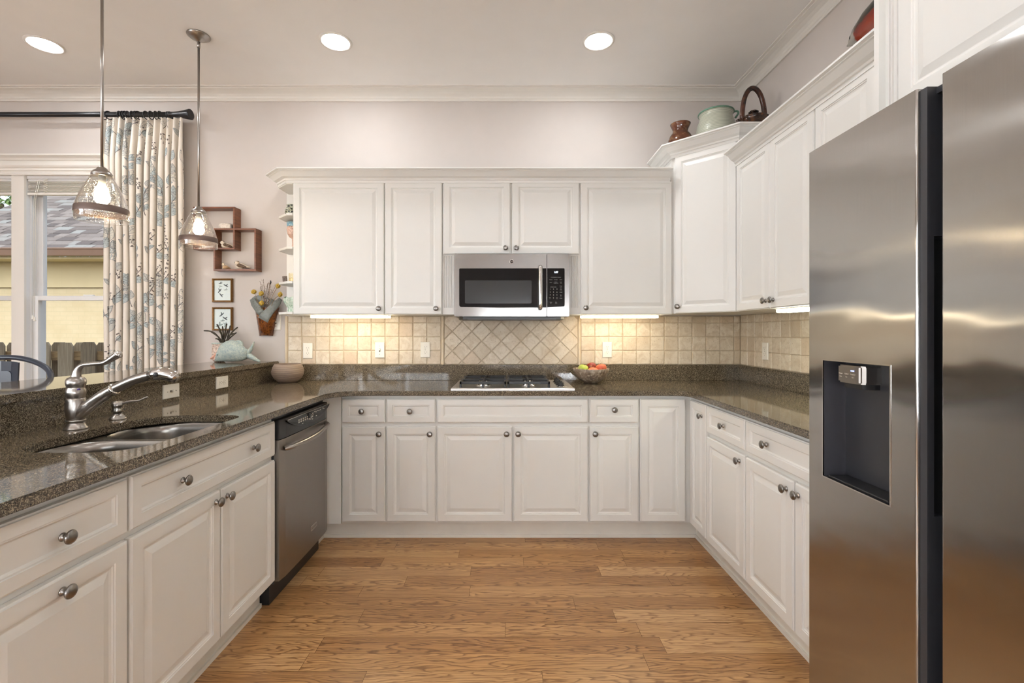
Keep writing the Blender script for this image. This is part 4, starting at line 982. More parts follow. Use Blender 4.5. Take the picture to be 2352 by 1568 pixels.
# ------------------------------------------------------------------ wall decor left of the cabinets
WD = wood('walnut', srgb(98, 56, 34), srgb(128, 78, 48), (3, 3, 30))
ws = thing('wall_cube_shelf', 'reddish wooden wall shelf of two interlocking open squares', 'shelf', (-2.04, BACK-.04, 1.71))
def sq(x0, x1, z0, z1, y0, y1, th, nm):
    mb = MB(); mb.box(x0, x1, y0, y1, z0, z0+th); mb.box(x0, x1, y0, y1, z1-th, z1); mb.box(x0, x0+th, y0, y1, z0+th, z1-th); mb.box(x1-th, x1, y0, y1, z0+th, z1-th)
    mb.build(nm, WD, ws, bevel=.001)
sq(-2.269, -1.970, 1.866, 2.172, BACK-.083, BACK-.002, .012, 'square_frame'); sq(-2.123, -1.817, 1.712, 2.017, BACK-.0835, BACK-.0025, .0122, 'square_frame')
def bird(name, label, x, y, z, s, rz, cols, tail=True):
    mb = MB(); mb2 = MB()
    R = Matrix.Translation((x, y, z)) @ Matrix.Rotation(rz, 4, 'Z') @ Matrix.Scale(s, 4)
    t = thing(name, label, 'figurine', (x, y, z))
    # body along +x (tail) with the breast low at -x
    pr = [(-.030, .018, .004), (-.026, .020, .012), (-.014, .019, .018), (.004, .020, .019), (.020, .020, .014), (.034, .017, .008), (.052, .014, .004), (.066, .012, .002)]
    rs = [[V((px, math.cos(a)*r*.85, cz+math.sin(a)*r)) for a in [2*PI*k/14 for k in range(14)]] for px, cz, r in pr]
    mb.rings(rs, smooth=True); mb.xform(R); b = mb.build('body', cols[0], t)
    m = MB().sphere((-.024, 0, .040), .0135, 1.05, .95, .95); m.xform(R); hd = m.build('head', cols[1], t)
    m = MB().lathe([(.004, 0), (0, .010)], (-.036, 0, .040), (-1, 0, .05), 8); m.xform(R); m.build('beak', cols[2], hd)
    m = MB().sphere((-.024, 0, .047), .0115, 1.15, .8, .55); m.xform(R); m.build('crown_patch', cols[2], hd)
    for s_ in (-1, 1):
        m = MB(); m.rings([[V((px, s_*(.0135-abs(q)*.1), cz+q)) for q in (-h, 0, h)]+[V((px, s_*(.0175-abs(q)*.2), cz+q)) for q in (h, 0, -h)] for px, cz, h in ((-.014, .024, .004), (0, .024, .012), (.022, .018, .010), (.046, .013, .003))], smooth=True); m.xform(R); m.build('wing', cols[2], b)
        m = MB().sphere((-.029, s_*.0115, .043), .0022, seg=8, rg=6); m.xform(R); m.build('eye', M['black'], hd)
    if not tail: pass
    return t
BW = plain('bird_white', srgb(226, 214, 196), .6, var=.1, scale=60); BK = speckled('bird_brown', srgb(46, 36, 30), srgb(88, 66, 48), srgb(170, 140, 104), 60, .6); BT = plain('bird_tan', srgb(206, 176, 140), .6, var=.15, scale=50)
bird('bird_figurine', 'small brown and white bird where the two shelf squares overlap', -2.052, 3.415, 1.8785, 1.02, .12, (BW, BW, BK))
bird('bird_figurine', 'long-tailed brown and white bird on the lower shelf square floor', -1.945, 3.415, 1.7245, 1.2, -.12, (BW, BW, BK))
bird('bird_figurine', 'small round tan bird facing out at left of the lower shelf square', -2.062, 3.425, 1.7245, .85, 1.5, (BT, BW, BT))
mb = MB(); rs = []
for q, (w, h) in enumerate([(.030, .010), (.040, .020), (.043, .034), (.040, .045), (.030, .050)]): rs.append([V((-2.058+math.cos(2*PI*k/18)*w*1.15, 3.420+math.sin(2*PI*k/18)*.022, 2.0175-.0095+h)) for k in range(18)])
t = thing('stone_figurine', 'rounded whitish stone block on the upper shelf square', 'figurine', (-2.06, 3.42, 2.018)); mb.rings(rs, smooth=True); mb.build('stone', speckled('white_stone', srgb(214, 204, 192), srgb(228, 220, 210), srgb(196, 182, 168), 40, .7), t)
MB().box(-2.020, -2.006, 3.408, 3.436, 2.0175, 2.050).build('dark_end', plain('grey_glaze', srgb(120, 112, 106), .5), t, bevel=.004)
tag(MB().lathe([(.034, 0), (.036, .008), (.030, .014), (.014, .016), (.012, .022), (0, .023)], (-2.17, 3.42, 1.8785), seg=18, sy=.5).build('small_dish', plain('dish_white', srgb(226, 216, 206), .4)), 'small whitish object on the left shelf square behind the pendant shade', 'dish')

def picture(label, x0, x1, z0, z1, shapes):
    t = thing('framed_print', label, 'picture', ((x0+x1)/2, BACK-.01, z0)); th = .014; d = .024
    G = plain('gilt_frame', srgb(128, 92, 48), .4, .35, var=.3, scale=180)
    rs = [[V((x0+i, BACK-y, z0+i)), V((x1-i, BACK-y, z0+i)), V((x1-i, BACK-y, z1-i)), V((x0+i, BACK-y, z1-i))] for i, y in ((0, .002), (0, d-.006), (.004, d), (.009, d-.003), (th, d-.008), (th, .002))]
    MB().rings(rs, loop=True).build('frame', G, t)
    mb = MB().box(x0+th-.002, x1-th+.002, BACK-.012, BACK-.003, z0+th-.002, z1-th+.002)
    P = MT('print_paper'); nz = P.noise(P.co(), 22, 4, .7); P.l(P.ramp(nz, [(.35, srgb(206, 216, 208)), (.6, srgb(200, 212, 210)), (.78, srgb(206, 204, 166))]), P.b.inputs['Base Color']); P.set(Roughness=.3)
    pr_ = mb.build('print', P.m, t)
    ink = plain('print_ink', srgb(78, 84, 86), .6, var=.3, scale=120); ink2 = plain('print_ink_pale', srgb(142, 156, 152), .6, var=.2, scale=100)
    w, h = x1-x0, z1-z0
    for cx, cz, L, ang, dk in shapes:
        m = MB(); c, s = math.cos(ang), math.sin(ang); out = [(-1, 0), (-.75, .2), (-.4, .16), (0, .34), (.3, .9), (.5, .75), (.35, .2), (1, .12), (.9, -.08), (.3, -.22), (-.4, -.2), (-.8, -.1)]
        pts = [(x0+cx*w+(a*c-b*s)*L*w, z0+cz*h+(a*s+b*c)*L*w) for a, b in out]
        m.rings([[V((a, BACK-.0119, b)) for a, b in pts], [V((a, BACK-.0124, b)) for a, b in pts]]); m.build('printed_bird', ink if dk else ink2, pr_)
picture('gilt framed bird print, the upper one below the wooden wall shelf', -2.174, -2.026, 1.490, 1.664, [(.40, .80, .10, .2, 1), (.40, .68, .10, 2.9, 0), (.66, .70, .13, -.5, 1), (.66, .52, .11, .1, 0), (.36, .48, .14, .9, 1), (.42, .30, .13, -.9, 1)])
picture('gilt framed bird print, the lower one behind the spiky plant', -2.174, -2.026, 1.282, 1.453, [(.46, .68, .15, .7, 1), (.62, .52, .15, -.6, 1), (.50, .42, .12, .1, 0), (.34, .22, .20, .3, 0), (.64, .25, .15, 1.2, 0)])

# brown wall pocket with folded grey lapels
wp = thing('wall_pocket_vase', 'brown and grey ceramic wall pocket with folded lapels', 'vase', (-1.77, BACK-.05, 1.232))
BRN = speckled('brown_glaze', srgb(96, 50, 18), srgb(140, 78, 28), srgb(58, 30, 16), 22, .14, .1); GRY = speckled('grey_glaze_clay', srgb(114, 118, 114), srgb(126, 130, 125), srgb(104, 108, 104), 24, .42, .15)
k_ = BACK*.985/FOC
P_ = lambda px, py, d=.0: V(((px-VX)*(BACK-d)/FOC, BACK-d, EYE-(py-VY)*(BACK-d)/FOC))
def pk(pts, d0, d1): return [[P_(a, b, d0) for a, b in pts], [P_(a, b, d1) for a, b in pts]]
rs = []
for (l, r, yy_, dep) in ((585, 642, 706, .075), (588, 637, 725, .068), (592, 632, 748, .05), (595.5, 627, 770, .03)):
    ring = []
    for i in range(17):
        u = i/16; px = l+(r-l)*u; dd = .004+dep*math.sin(PI*u)**.6; ring.append(P_(px, yy_+(3 if yy_ > 760 else 0)*(abs(2*u-1)-.6), dd))
    ring += [P_(r, yy_, .003), P_(l, yy_, .003)]; rs.append(ring)
MB().rings(rs, cap0=False, smooth=True).build('pocket_body', BRN, wp)
bk = [(586, 706), (577, 697), (575, 688), (584, 680), (598, 677), (615, 682), (632, 690), (640, 704), (640, 712), (588, 712)]
MB().rings(pk(bk, .003, .012)).build('back_slab', GRY, wp, bevel=.003)
def lapel(path, wid, name):
    mb = MB(); rs = []; n = len(path)
    for i, (px, py, d) in enumerate(path):
        a = path[min(i+1, n-1)]; b = path[max(i-1, 0)]; tx_, ty_ = a[0]-b[0], a[1]-b[1]; L = math.hypot(tx_, ty_); nx_, ny_ = -ty_/L, tx_/L; w = wid[i]
        rs.append([P_(px+nx_*w*math.cos(q), py+ny_*w*math.cos(q), d+.011*math.sin(q)) for q in [2*PI*k/14 for k in range(14)]])
    mb.rings(rs, smooth=True); mb.build(name, GRY, wp)
lapel([(578, 686, .03), (584, 697, .055), (594, 711, .082), (603, 722, .092)], [5, 8, 8.5, 8], 'lapel')
lapel([(645, 686, .03), (637, 696, .06), (622, 711, .088), (609, 726, .102), (604, 735, .102)], [4.5, 8, 9.5, 12, 13], 'lapel')
YEL = speckled('pod_yellow', srgb(182, 148, 48), srgb(206, 174, 74), srgb(130, 90, 40), 50, .7); STM = plain('dry_stem', srgb(150, 124, 88), .8, var=.2)
pods = [('yellow dried pod farthest left above the wall pocket', (583, 670, .05), (604, 718, .06), 0), ('yellow dried pod drooping just right of the leftmost pod', (600, 674, .075), (606, 716, .07), .6), ('yellow dried pod low in the mouth of the wall pocket', (601, 696, .095), (601, 715, .085), .2),
        ('yellow dried pod highest at right, touching the corner shelf edge', (638.5, 656.5, .06), (615, 714, .06), .4), ('yellow and brown dried pod at right, above the right lapel', (643.5, 676, .07), (622, 705, .085), .2)]
for lb, a, b, rz in pods:
    p, q = P_(*a), P_(*b); t = thing('dried_pod_flower', lb, 'dried flower', tuple(q), group='dried pods in the wall pocket')
    mid = (p+q)/2+V((0, -.012, .012)); MB().tube(spline([q, mid, p], 5), .0016, 6).build('stem', STM, t)
    m = MB(); R_ = .0205; rs = []
    for i in range(11):
        h = i/10; r = math.sin(PI*h)**.7*R_*.78
        rs.append([V((r*(1+.10*math.cos(8*2*PI*k/32))*math.cos(2*PI*k/32), r*(1+.10*math.cos(8*2*PI*k/32))*math.sin(2*PI*k/32), (h-.5)*2*R_)) for k in range(32)])
    m.rings(rs, smooth=True); m.xform(Matrix.Translation(p) @ Matrix.Rotation(1.2 if rz == 0 else rz, 4, 'Y')); m.build('pod', YEL, t)
tw = random.Random(5); mb = MB(); mf = MB()
for k in range(16):
    b = P_(tw.uniform(604, 618), 708, .06); e = P_(tw.uniform(592, 634), tw.uniform(636, 672), tw.uniform(.03, .09)); mid = (b+e)/2+V((tw.uniform(-.012, .012), 0, tw.uniform(-.01, .012)))
    sp_ = spline([b, mid, e], 6); mb.tube(sp_, .0010, 5)
    for p in sp_[3:]:
        if tw.random() < .8:
            q = p+V((tw.uniform(-.012, .012), tw.uniform(-.01, .01), tw.uniform(.0, .014))); mb.tube([p, q], .0007, 4); mf.sphere(q, tw.uniform(.0018, .0034), seg=6, rg=4)
t = thing('dried_twig_spray', 'spray of fine pale dried twigs standing in the wall pocket', 'dried flower', tuple(P_(611, 710, .06)))
mb.build('twigs', plain('twig', srgb(128, 108, 92), .8, var=.3), t); f_ = mf.build('blossoms', plain('blossom', srgb(214, 200, 190), .8, var=.2), t); f_['kind'] = 'stuff'
t = thing('seed_head_stem', 'thin stem with dark seed head rising from the wall pocket', 'dried flower', tuple(P_(614, 708, .06)))
MB().tube(spline([P_(614, 708, .06), P_(618, 680, .06), P_(621, 652, .05)], 5), .0012, 6).build('stem', STM, t); MB().tube([P_(621, 653, .05), P_(622, 648, .05), P_(621.5, 644, .05)], [.003, .005, .003], 8).build('seed_head', M['black'], t)

# ------------------------------------------------------------------ ceramic fish planter on the bar top
BZ = 1.0585
fy0 = 3.315; FPX = lambda px, py: V(((px-VX)*fy0/FOC, fy0, EYE-(py-VY)*fy0/FOC))
fp_ = thing('fish_planter', 'pale blue-green ceramic fish planter on the bar top', 'planter', (-1.93, fy0, BZ))
FISH = speckled('verdigris_glaze', srgb(160, 176, 172), srgb(190, 198, 184), srgb(136, 152, 162), 55, .5, .4)
body = [(494, 826.5, 3, 3), (500, 818, 12, 7), (508, 810.5, 19.5, 11), (520, 806.5, 23.5, 14), (533, 805, 25, 15), (546, 806.5, 23, 14), (556, 810, 18.5, 11), (563, 812.5, 13, 8), (570, 812, 10, 5)]
def ring_at(px, py, hh, dd, n=18):
    c = FPX(px, py); k = fy0/FOC
    return [V((c.x, c.y+math.cos(2*PI*i/n)*dd*k, max(BZ+.0008, c.z+math.sin(2*PI*i/n)*hh*k))) for i in range(n)]
mb = MB(); mb.rings([ring_at(*b) for b in body], smooth=True)
mb.build('fish_body', FISH, fp_)
def lobe(pts, name, par=fp_):
    mb = MB(); mb.rings([ring_at(*p, 12) for p in pts], smooth=True); return mb.build(name, FISH, par)
lobe([(568, 812, 8, 5), (574, 806, 8, 5), (579, 798, 8, 4), (582.5, 790, 5.5, 3), (584, 785, 1.5, 1)], 'tail_fin'); lobe([(568, 814, 8, 5), (577, 819, 7, 5), (586, 824, 5.5, 4), (594, 828.5, 3.5, 3), (598, 829.5, 1.5, 2)], 'tail_fin')
mb = MB(); df = [(540, 784), (545, 781), (551, 781), (556, 784), (558.5, 788), (558.5, 796), (548, 790)]
k = fy0/FOC; mb.rings([[FPX(a, b)+V((0, d, 0)) for a, b in df] for d in (-.008, .008)]); mb.build('dorsal_fin', FISH, fp_, bevel=.003)
MB().sphere(FPX(505, 813)+V((0, -.032, 0)), .008).build('eye', plain('eye_glaze', srgb(186, 204, 204), .3), fp_)
PNK = speckled('spotted_pink_clay', srgb(216, 194, 178), srgb(226, 208, 194), srgb(120, 92, 80), 34, .6, .2)
c = FPX(493, 0); MB().lathe([(.030, 0), (.043, .012), (.048, .05), (.047, .085), (.044, .118), (.047, .128), (.047, .133), (.041, .134), (.039, .120), (.030, .115), (0, .114)], (c.x, fy0+.055, BZ), seg=26).build('pot_cup', PNK, fp_)
MB().lathe([(.0475, .127), (.050, .131), (.0475, .136)], (c.x, fy0+.055, BZ), seg=26).build('pot_rim', FISH, fp_)
mb = MB(); mb.tube(spline([FPX(497, 813), FPX(492, 818), FPX(484, 823.5)], 5), [.012]*4+[.010]*4+[.006]*3, 10); mb.tube(spline([FPX(497, 818), FPX(493, 824), FPX(497, 829.5)], 5), [.010]*4+[.008]*4+[.006]*3, 10); mb.build('pink_legs', plain('pink_clay', srgb(220, 168, 146), .5), fp_)
pl_ = thing('succulent_plant', 'dark finger-leaved succulent growing from the fish planter', 'plant', (c.x, fy0+.055, BZ+.116))
LEAF = speckled('dark_leaf', srgb(44, 38, 34), srgb(66, 56, 46), srgb(86, 84, 58), 30, .7, .3)
root = V((c.x+.036, fy0+.055, BZ+.118))
for (px, py, mx, my, d) in ((468, 759, 492, 764, 0), (484, 761, 503, 775, -.03), (498, 744, 508, 764, -.01), (511, 749, 513, 766, .02), (521, 742.5, 517, 764, 0), (529, 747.5, 525, 766, .03), (546, 751, 532, 764, -.02), (543, 763.5, 530, 774, -.05), (540, 765, 526, 771, .03), (503, 757, 509, 770, -.04), (523, 758, 520, 768, -.05), (495, 777.5, 503, 780, -.05)):
    e = at(px, py, fy0+.055+d); m_ = at(mx, my, fy0+.055+d*.5)
    MB().tube(spline([root+V((d*.2, d*.2, 0)), m_, e], 7), [.0042]*3+[.0052]*8+[.0050]*3+[.0030], 8).build('leaf', LEAF, pl_)
MB().lathe([(.040, .108), (.036, .118), (.02, .122), (0, .122)], (c.x, fy0+.055, BZ), seg=20).build('soil', plain('soil', srgb(70, 58, 48), .95, var=.3, scale=80), pl_)

# striped bowl and fruit bowl on the worktop
tag(MB().lathe([(.052, 0), (.056, .003), (.066, .008), (.088, .028), (.103, .055), (.1065, .078), (.100, .104), (.090, .124), (.086, .131), (.082, .131), (.086, .118), (.094, .098), (.100, .075), (.094, .045), (.070, .018), (.02, .010), (0, .010)], (-1.548, 3.300, CT1+.0004), seg=48).build('striped_bowl', banded('thrown_clay', srgb(100, 82, 72), srgb(172, 152, 136), 960, .55)), 'ribbed pinkish-brown clay bowl in the left corner of the worktop', 'bowl')
bx, by = .572, 3.265
tag(MB().lathe([(.040, 0), (.043, .003), (.048, .006), (.075, .020), (.100, .045), (.119, .075), (.126, .100), (.1225, .1015), (.114, .078), (.096, .050), (.070, .027), (.03, .016), (0, .015)], (bx, by, CT1+.0004), seg=48).build('fruit_bowl', speckled('mottled_clay', srgb(96, 78, 64), srgb(150, 132, 112), srgb(190, 176, 156), 18, .4, .3)), 'mottled brown clay bowl of fruit beside the cooktop', 'bowl')
def apple(name, label, x, y, z, r, col, tilt=0):
    t = thing(name, label, 'fruit', (x, y, z-r)); prof = []
    for i in range(15):
        a = PI*i/14; rr = math.sin(a)*r*(1+.08*math.cos(a)*-1); zz = -math.cos(a)*r*.90
        if i > 10: zz -= (i-10)*r*.035
        prof.append((rr, zz))
    m = MB().lathe(prof, (0, 0, 0), seg=24); Rm = Matrix.Translation((x, y, z)) @ Matrix.Rotation(tilt, 4, 'X') @ Matrix.Rotation(tilt*.6, 4, 'Y'); m.xform(Rm); m.build('flesh', col, t)
    m = MB().tube([(0, 0, r*.62), (.002, 0, r*.85), (.006, 0, r*1.02)], .0016, 6); m.xform(Rm); m.build('stem', STM, t)
FG = 'fruit in the mottled bowl'
apple('apple', 'green apple at the left of the fruit bowl', bx-.055, by-.012, CT1+.097, .037, speckled('green_skin', srgb(168, 188, 66), srgb(186, 202, 92), srgb(196, 200, 120), 18, .3, .02), .3)
apple('apple', 'dark red apple at the top back of the fruit bowl', bx+.008, by+.030, CT1+.108, .037, speckled('red_skin', srgb(124, 34, 36), srgb(150, 54, 46), srgb(190, 130, 80), 14, .3, .02), -.4)
apple('peach', 'orange-red peach at the front of the fruit bowl', bx+.008, by-.048, CT1+.080, .038, speckled('peach_skin', srgb(206, 108, 78), srgb(220, 140, 92), srgb(196, 84, 64), 12, .5, .02), .2)
apple('peach', 'orange peach at the right of the fruit bowl', bx+.070, by-.004, CT1+.100, .039, speckled('orange_skin', srgb(208, 104, 72), srgb(214, 122, 82), srgb(190, 80, 62), 12, .5, .02), -.2)

# small things on the corner shelves
VB = MT('black_leaf_glaze'); co = VB.co(); vz = VB.n('TexVoronoi'); vz.inputs['Scale'].default_value = 46; vz.feature = 'DISTANCE_TO_EDGE'; VB.l(co, vz.inputs[0]); VB.l(VB.ramp(vz.outputs[0], [(.10, srgb(168, 172, 152)), (.16, srgb(24, 24, 26))]), VB.b.inputs['Base Color']); VB.set(Roughness=.2)
t = thing('small_vase', 'black and grey patterned small vase on the top corner shelf', 'vase', (-1.512, 3.30, 2.0695)); MB().lathe([(.030, 0), (.046, .010), (.054, .035), (.050, .060), (.038, .078), (.038, .084), (.043, .089), (.039, .090), (.034, .080), (.034, .06)], (-1.512, 3.30, 2.0695), seg=30).build('vase_body', VB.m, t)
t = thing('patterned_cup', 'pink patterned cup with blue rim on the second corner shelf', 'cup', (-1.512, 3.31, 1.8445)); MB().lathe([(.016, 0), (.014, .010), (.010, .05), (.012, .082), (.028, .092), (.041, .115), (.046, .150), (.042, .165)], (-1.512, 3.31, 1.8445), seg=30).build('cup_body', speckled('pink_glaze', srgb(216, 178, 158), srgb(226, 200, 186), srgb(150, 96, 78), 30, .3, .1), t)
MB().lathe([(.042, .165), (.0435, .166), (.0455, .196), (.041, .196), (.038, .16)], (-1.512, 3.31, 1.8445), seg=30).build('cup_rim', speckled('blue_glaze', srgb(112, 160, 186), srgb(130, 176, 196), srgb(206, 214, 208), 40, .3, .1), t)
t = thing('mini_frame', 'tiny dark tilted plaque on the third corner shelf', 'plaque', (-1.555, 3.27, 1.6135)); m = MB().box(-.014, .014, -.006, .006, 0, .046); m.xform(Matrix.Translation((-1.553, 3.27, 1.6140)) @ Matrix.Rotation(-.10, 4, 'Y')); m.build('plaque', speckled('dark_plaque', srgb(78, 62, 54), srgb(120, 102, 90), srgb(60, 48, 42), 50, .5), t, bevel=.001)
t = thing('glass_candle', 'yellowish glass candle jar on the third corner shelf', 'candle', (-1.50, 3.30, 1.6135)); MB().lathe([(.038, 0), (.040, .004), (.040, .066), (.038, .068)], (-1.50, 3.30, 1.6135), seg=28, cap1=False).build('jar', glass('amber_glass', (.98, .93, .78)), t); MB().lathe([(.036, .004), (.036, .034), (0, .034)], (-1.50, 3.30, 1.6135), seg=28).build('wax', plain('wax', srgb(234, 218, 178), .5), t)
t = thing('leaf_vase', 'pale green ruffled leaf vase on the lowest corner shelf', 'vase', (-1.512, 3.29, 1.4075)); GV = speckled('pale_green_glaze', srgb(198, 216, 200), srgb(220, 230, 216), srgb(134, 176, 148), 26, .25, .2)
rs = []
for r, h in ((.028, 0), (.030, .015), (.024, .028), (.036, .045), (.050, .070), (.055, .090), (.046, .106)): rs.append([V((-1.512+(r+.007*math.sin(6*2*PI*i/36)*(h/.106))*math.cos(2*PI*i/36), 3.29+(r+.007*math.sin(6*2*PI*i/36)*(h/.106))*math.sin(2*PI*i/36), 1.4075+h+.006*math.cos(12*PI*i/36)*(h > .1))) for i in range(36)])
MB().rings(rs, cap1=False, smooth=True).build('vase_body', GV, t)

# ------------------------------------------------------------------ pottery above the diagonal cabinet, fish above the right cabinets
PZ = 2.5005
t = thing('brown_vase', 'small brown glazed vase with flared neck on the corner cabinet', 'vase', (1.190, 3.255, PZ))
MB().lathe([(.045, 0), (.062, .015), (.080, .055), (.083, .090), (.070, .125), (.052, .148), (.050, .165), (.060, .190), (.068, .207), (.064, .209), (.055, .192), (.045, .165)], (1.190, 3.255, PZ), seg=36).build('vase_body', speckled('tortoise_glaze', srgb(78, 44, 30), srgb(108, 62, 38), srgb(118, 84, 58), 9, .14, .05), t)
t = thing('green_pot', 'pale green striped pot with a looped lug on the corner cabinet', 'pot', (1.405, 3.185, PZ))
gp = [(.075, 0), (.095, .015), (.122, .070), (.128, .120), (.120, .170), (.106, .205), (.102, .225), (.108, .240), (.114, .248), (.109, .251), (.098, .238), (.095, .220), (.095, .15)]
MB().lathe(gp, (1.405, 3.185, PZ), seg=44).build('pot_body', banded('celadon_rings', srgb(160, 166, 148), srgb(196, 196, 180), 620, .3, 3.0, .15), t)
GRN = plain('green_rim', srgb(104, 144, 122), .3, var=.1)
MB().tube([(1.405+.110*math.cos(2*PI*i/40), 3.185+.110*math.sin(2*PI*i/40), PZ+.248) for i in range(40)], .006, 8, loop=True).build('rim', GRN, t)
for s in (1,):
    q = [V((1.405+s*.103, 3.185-.02, PZ+.247)), V((1.405+s*.128, 3.165, PZ+.258)), V((1.405+s*.142, 3.165, PZ+.245)), V((1.405+s*.122, 3.165, PZ+.212))]
    MB().tube(spline(q, 6), .007, 8).build('lug', GRN, t)
tp = thing('brown_teapot', 'dark brown glazed teapot with tall hoop handle on the corner cabinet', 'teapot', (1.545, 2.965, PZ))
TG = speckled('treacle_glaze', srgb(36, 24, 20), srgb(62, 38, 26), srgb(96, 56, 32), 9, .10, .05)
cx, cy = 1.545, 2.965
MB().lathe([(.055, 0), (.066, .008), (.085, .035), (.092, .065), (.088, .088), (.080, .100), (.090, .106), (.090, .111), (.060, .116)], (cx, cy, PZ), seg=40).build('pot_body', TG, tp)
ld_ = MB().lathe([(.086, .111), (.080, .118), (.055, .128), (.025, .134), (.018, .138), (.017, .146), (.027, .150), (.030, .156), (.022, .163), (0, .164)], (cx, cy, PZ), seg=36).build('lid', TG, tp)
q = [V((cx+.082*math.cos(a), cy+.02*math.cos(a), PZ+.085+.222*math.sin(a)**.8 if math.sin(a) > 0 else PZ+.085)) for a in [PI*i/24 for i in range(25)]]
MB().tube(q, .014, 12, flat=1.1).build('hoop_handle', speckled('brown_handle', srgb(48, 28, 22), srgb(84, 48, 34), srgb(40, 26, 22), 9, .18, .05), tp)
MB().tube(spline([V((cx-.06, cy-.02, PZ+.03)), V((cx-.098, cy-.03, PZ+.055)), V((cx-.118, cy-.035, PZ+.095))], 6), [.020]*5+[.015]*4+[.010]*4, 12).build('spout', TG, tp)
for s in (-1, 1): MB().sphere((cx+s*.080, cy+s*.02, PZ+.088), .018).build('handle_boss', TG, tp)
# painted fish plaque
fsh = thing('painted_fish', 'painted wooden salmon with red sides mounted above the right cabinets', 'fish decoration', (RIGHT-.03, 2.03, 2.60))
FSM = MT('salmon_paint'); s_ = FSM.n('SeparateXYZ'); FSM.l(FSM.co('Generated'), s_.inputs[0]); co = FSM.co('Object', (1, 8, 20)); nz = FSM.noise(co, 3, 4)
hgt = FSM.math('ADD', s_.outputs[2], FSM.math('MULTIPLY', FSM.math('SUBTRACT', nz, .5), .22))
cb = FSM.ramp(hgt, [(.16, srgb(150, 74, 52)), (.34, srgb(146, 52, 30)), (.52, srgb(118, 40, 26)), (.60, srgb(40, 42, 32)), (.72, srgb(14, 17, 16))])
hd_ = FSM.ramp(FSM.math('ADD', s_.outputs[1], FSM.math('MULTIPLY', FSM.math('SUBTRACT', nz, .5), .05)), [(.80, (0, 0, 0)), (.815, (1, 1, 1))])
hc = FSM.ramp(hgt, [(.2, srgb(150, 146, 138)), (.5, srgb(176, 170, 160)), (.62, srgb(60, 58, 52)), (.8, srgb(18, 22, 20))])
FSM.l(FSM.mix(hd_, cb, hc), FSM.b.inputs['Base Color']); FSM.set(Roughness=.15)
ky = lambda u: 2.362-u*.66; mb = MB(); rs = []
for u, zc, hh, dd in ((0, 2.706, .003, .005), (.02, 2.706, .009, .007), (.06, 2.705, .024, .015), (.14, 2.702, .046, .027), (.27, 2.698, .068, .040), (.42, 2.697, .084, .045), (.55, 2.697, .094, .044), (.70, 2.697, .074, .034), (.84, 2.697, .044, .020), (.93, 2.697, .034, .012)):
    rs.append([V((RIGHT-.004-dd-math.cos(2*PI*i/20)*dd, ky(u), zc+math.sin(2*PI*i/20)*hh)) for i in range(20)])
mb.rings(rs, smooth=True); fb = mb.build('fish_body', FSM.m, fsh)
def fin(pts, nm, x0=RIGHT-.045, x1=RIGHT-.036): MB().rings([[V((x, ky(u), z_)) for u, z_ in pts] for x in (x0, x1)]).build(nm, plain('dark_fin', srgb(30, 32, 28), .25), fsh)
fin([(.92, 2.697), (1.06, 2.80), (1.10, 2.79), (1.05, 2.70), (1.10, 2.60), (1.06, 2.60)], 'tail_fin', RIGHT-.022, RIGHT-.010); fin([(.43, 2.775), (.46, 2.84), (.60, 2.80), (.62, 2.775)], 'dorsal_fin', RIGHT-.05, RIGHT-.044)
MB().lathe([(.009, 0), (.009, .003), (.005, .005), (0, .005)], (RIGHT-.004-.040, ky(.105), 2.706), (-1, 0.2, 0), 16).build('eye', M['blackgloss'], fb)

# ------------------------------------------------------------------ stool on the dining side of the bar
sx, sy = -2.445, 2.22
st = thing('bar_stool', 'dark blue-grey metal bar stool with curved back rail behind the bar', 'stool', (sx, sy, 0))
MB().rings([[V((sx+.19*math.cos(2*PI*i/28)*k_, sy+.19*math.sin(2*PI*i/28)*k_, z_)) for i in range(28)] for k_, z_ in ((.95, .655), (1, .662), (1, .672), (.94, .678), (.3, .672))]).build('seat', M['navy'], st)
for dx, dy in ((-1, -1), (1, -1), (1, 1), (-1, 1)): MB().tube([(sx+dx*.13, sy+dy*.13, .66), (sx+dx*.20, sy+dy*.20, 0.001)], [.016, .013], 10).build('leg', M['navy'], st)
MB().tube([(sx+.175*math.cos(a)*1.35, sy+.175*math.sin(a)*1.35, .24) for a in [PI/4+PI/2*i for i in range(4)]], .009, 8, loop=True, smooth=False).build('footrest', M['navy'], st)
arch = spline([V((sx-.20, sy-.10, .67)), V((sx-.265, sy-.06, .95)), V((sx-.245, sy+.03, 1.06)), V((sx-.15, sy+.08, 1.13)), V((sx, sy+.10, 1.145)), V((sx+.15, sy+.08, 1.115)), V((sx+.245, sy+.04, 1.06)), V((sx+.27, sy-.02, .95)), V((sx+.20, sy-.10, .67))], 8)
MB().tube(arch, .0125, 12).build('back_rail', M['navy'], st)
mb = MB(); rs = []
for x_ in (-.155, -.10, -.045, .01, .060):
    c_ = (x_+.048)/.108; rs.append([V((sx+x_*.8, sy+.085-c_*c_*.02, .67)), V((sx+x_, sy+.095-c_*c_*.02, 1.128-c_*c_*.006)), V((sx+x_, sy+.088-c_*c_*.02, 1.128-c_*c_*.006)), V((sx+x_*.8, sy+.078-c_*c_*.02, .67))])
mb.rings(rs); sp_ = mb.build('back_splat', M['navy'], st)
fplate(Frame((sx-.04, sy+.082, 0), (1, 0, 0), (0, -1, 0)), rrect(-.055, .055, .90, 1.08, .02), 0, .005).build('embossed_panel', M['navy'], sp_)

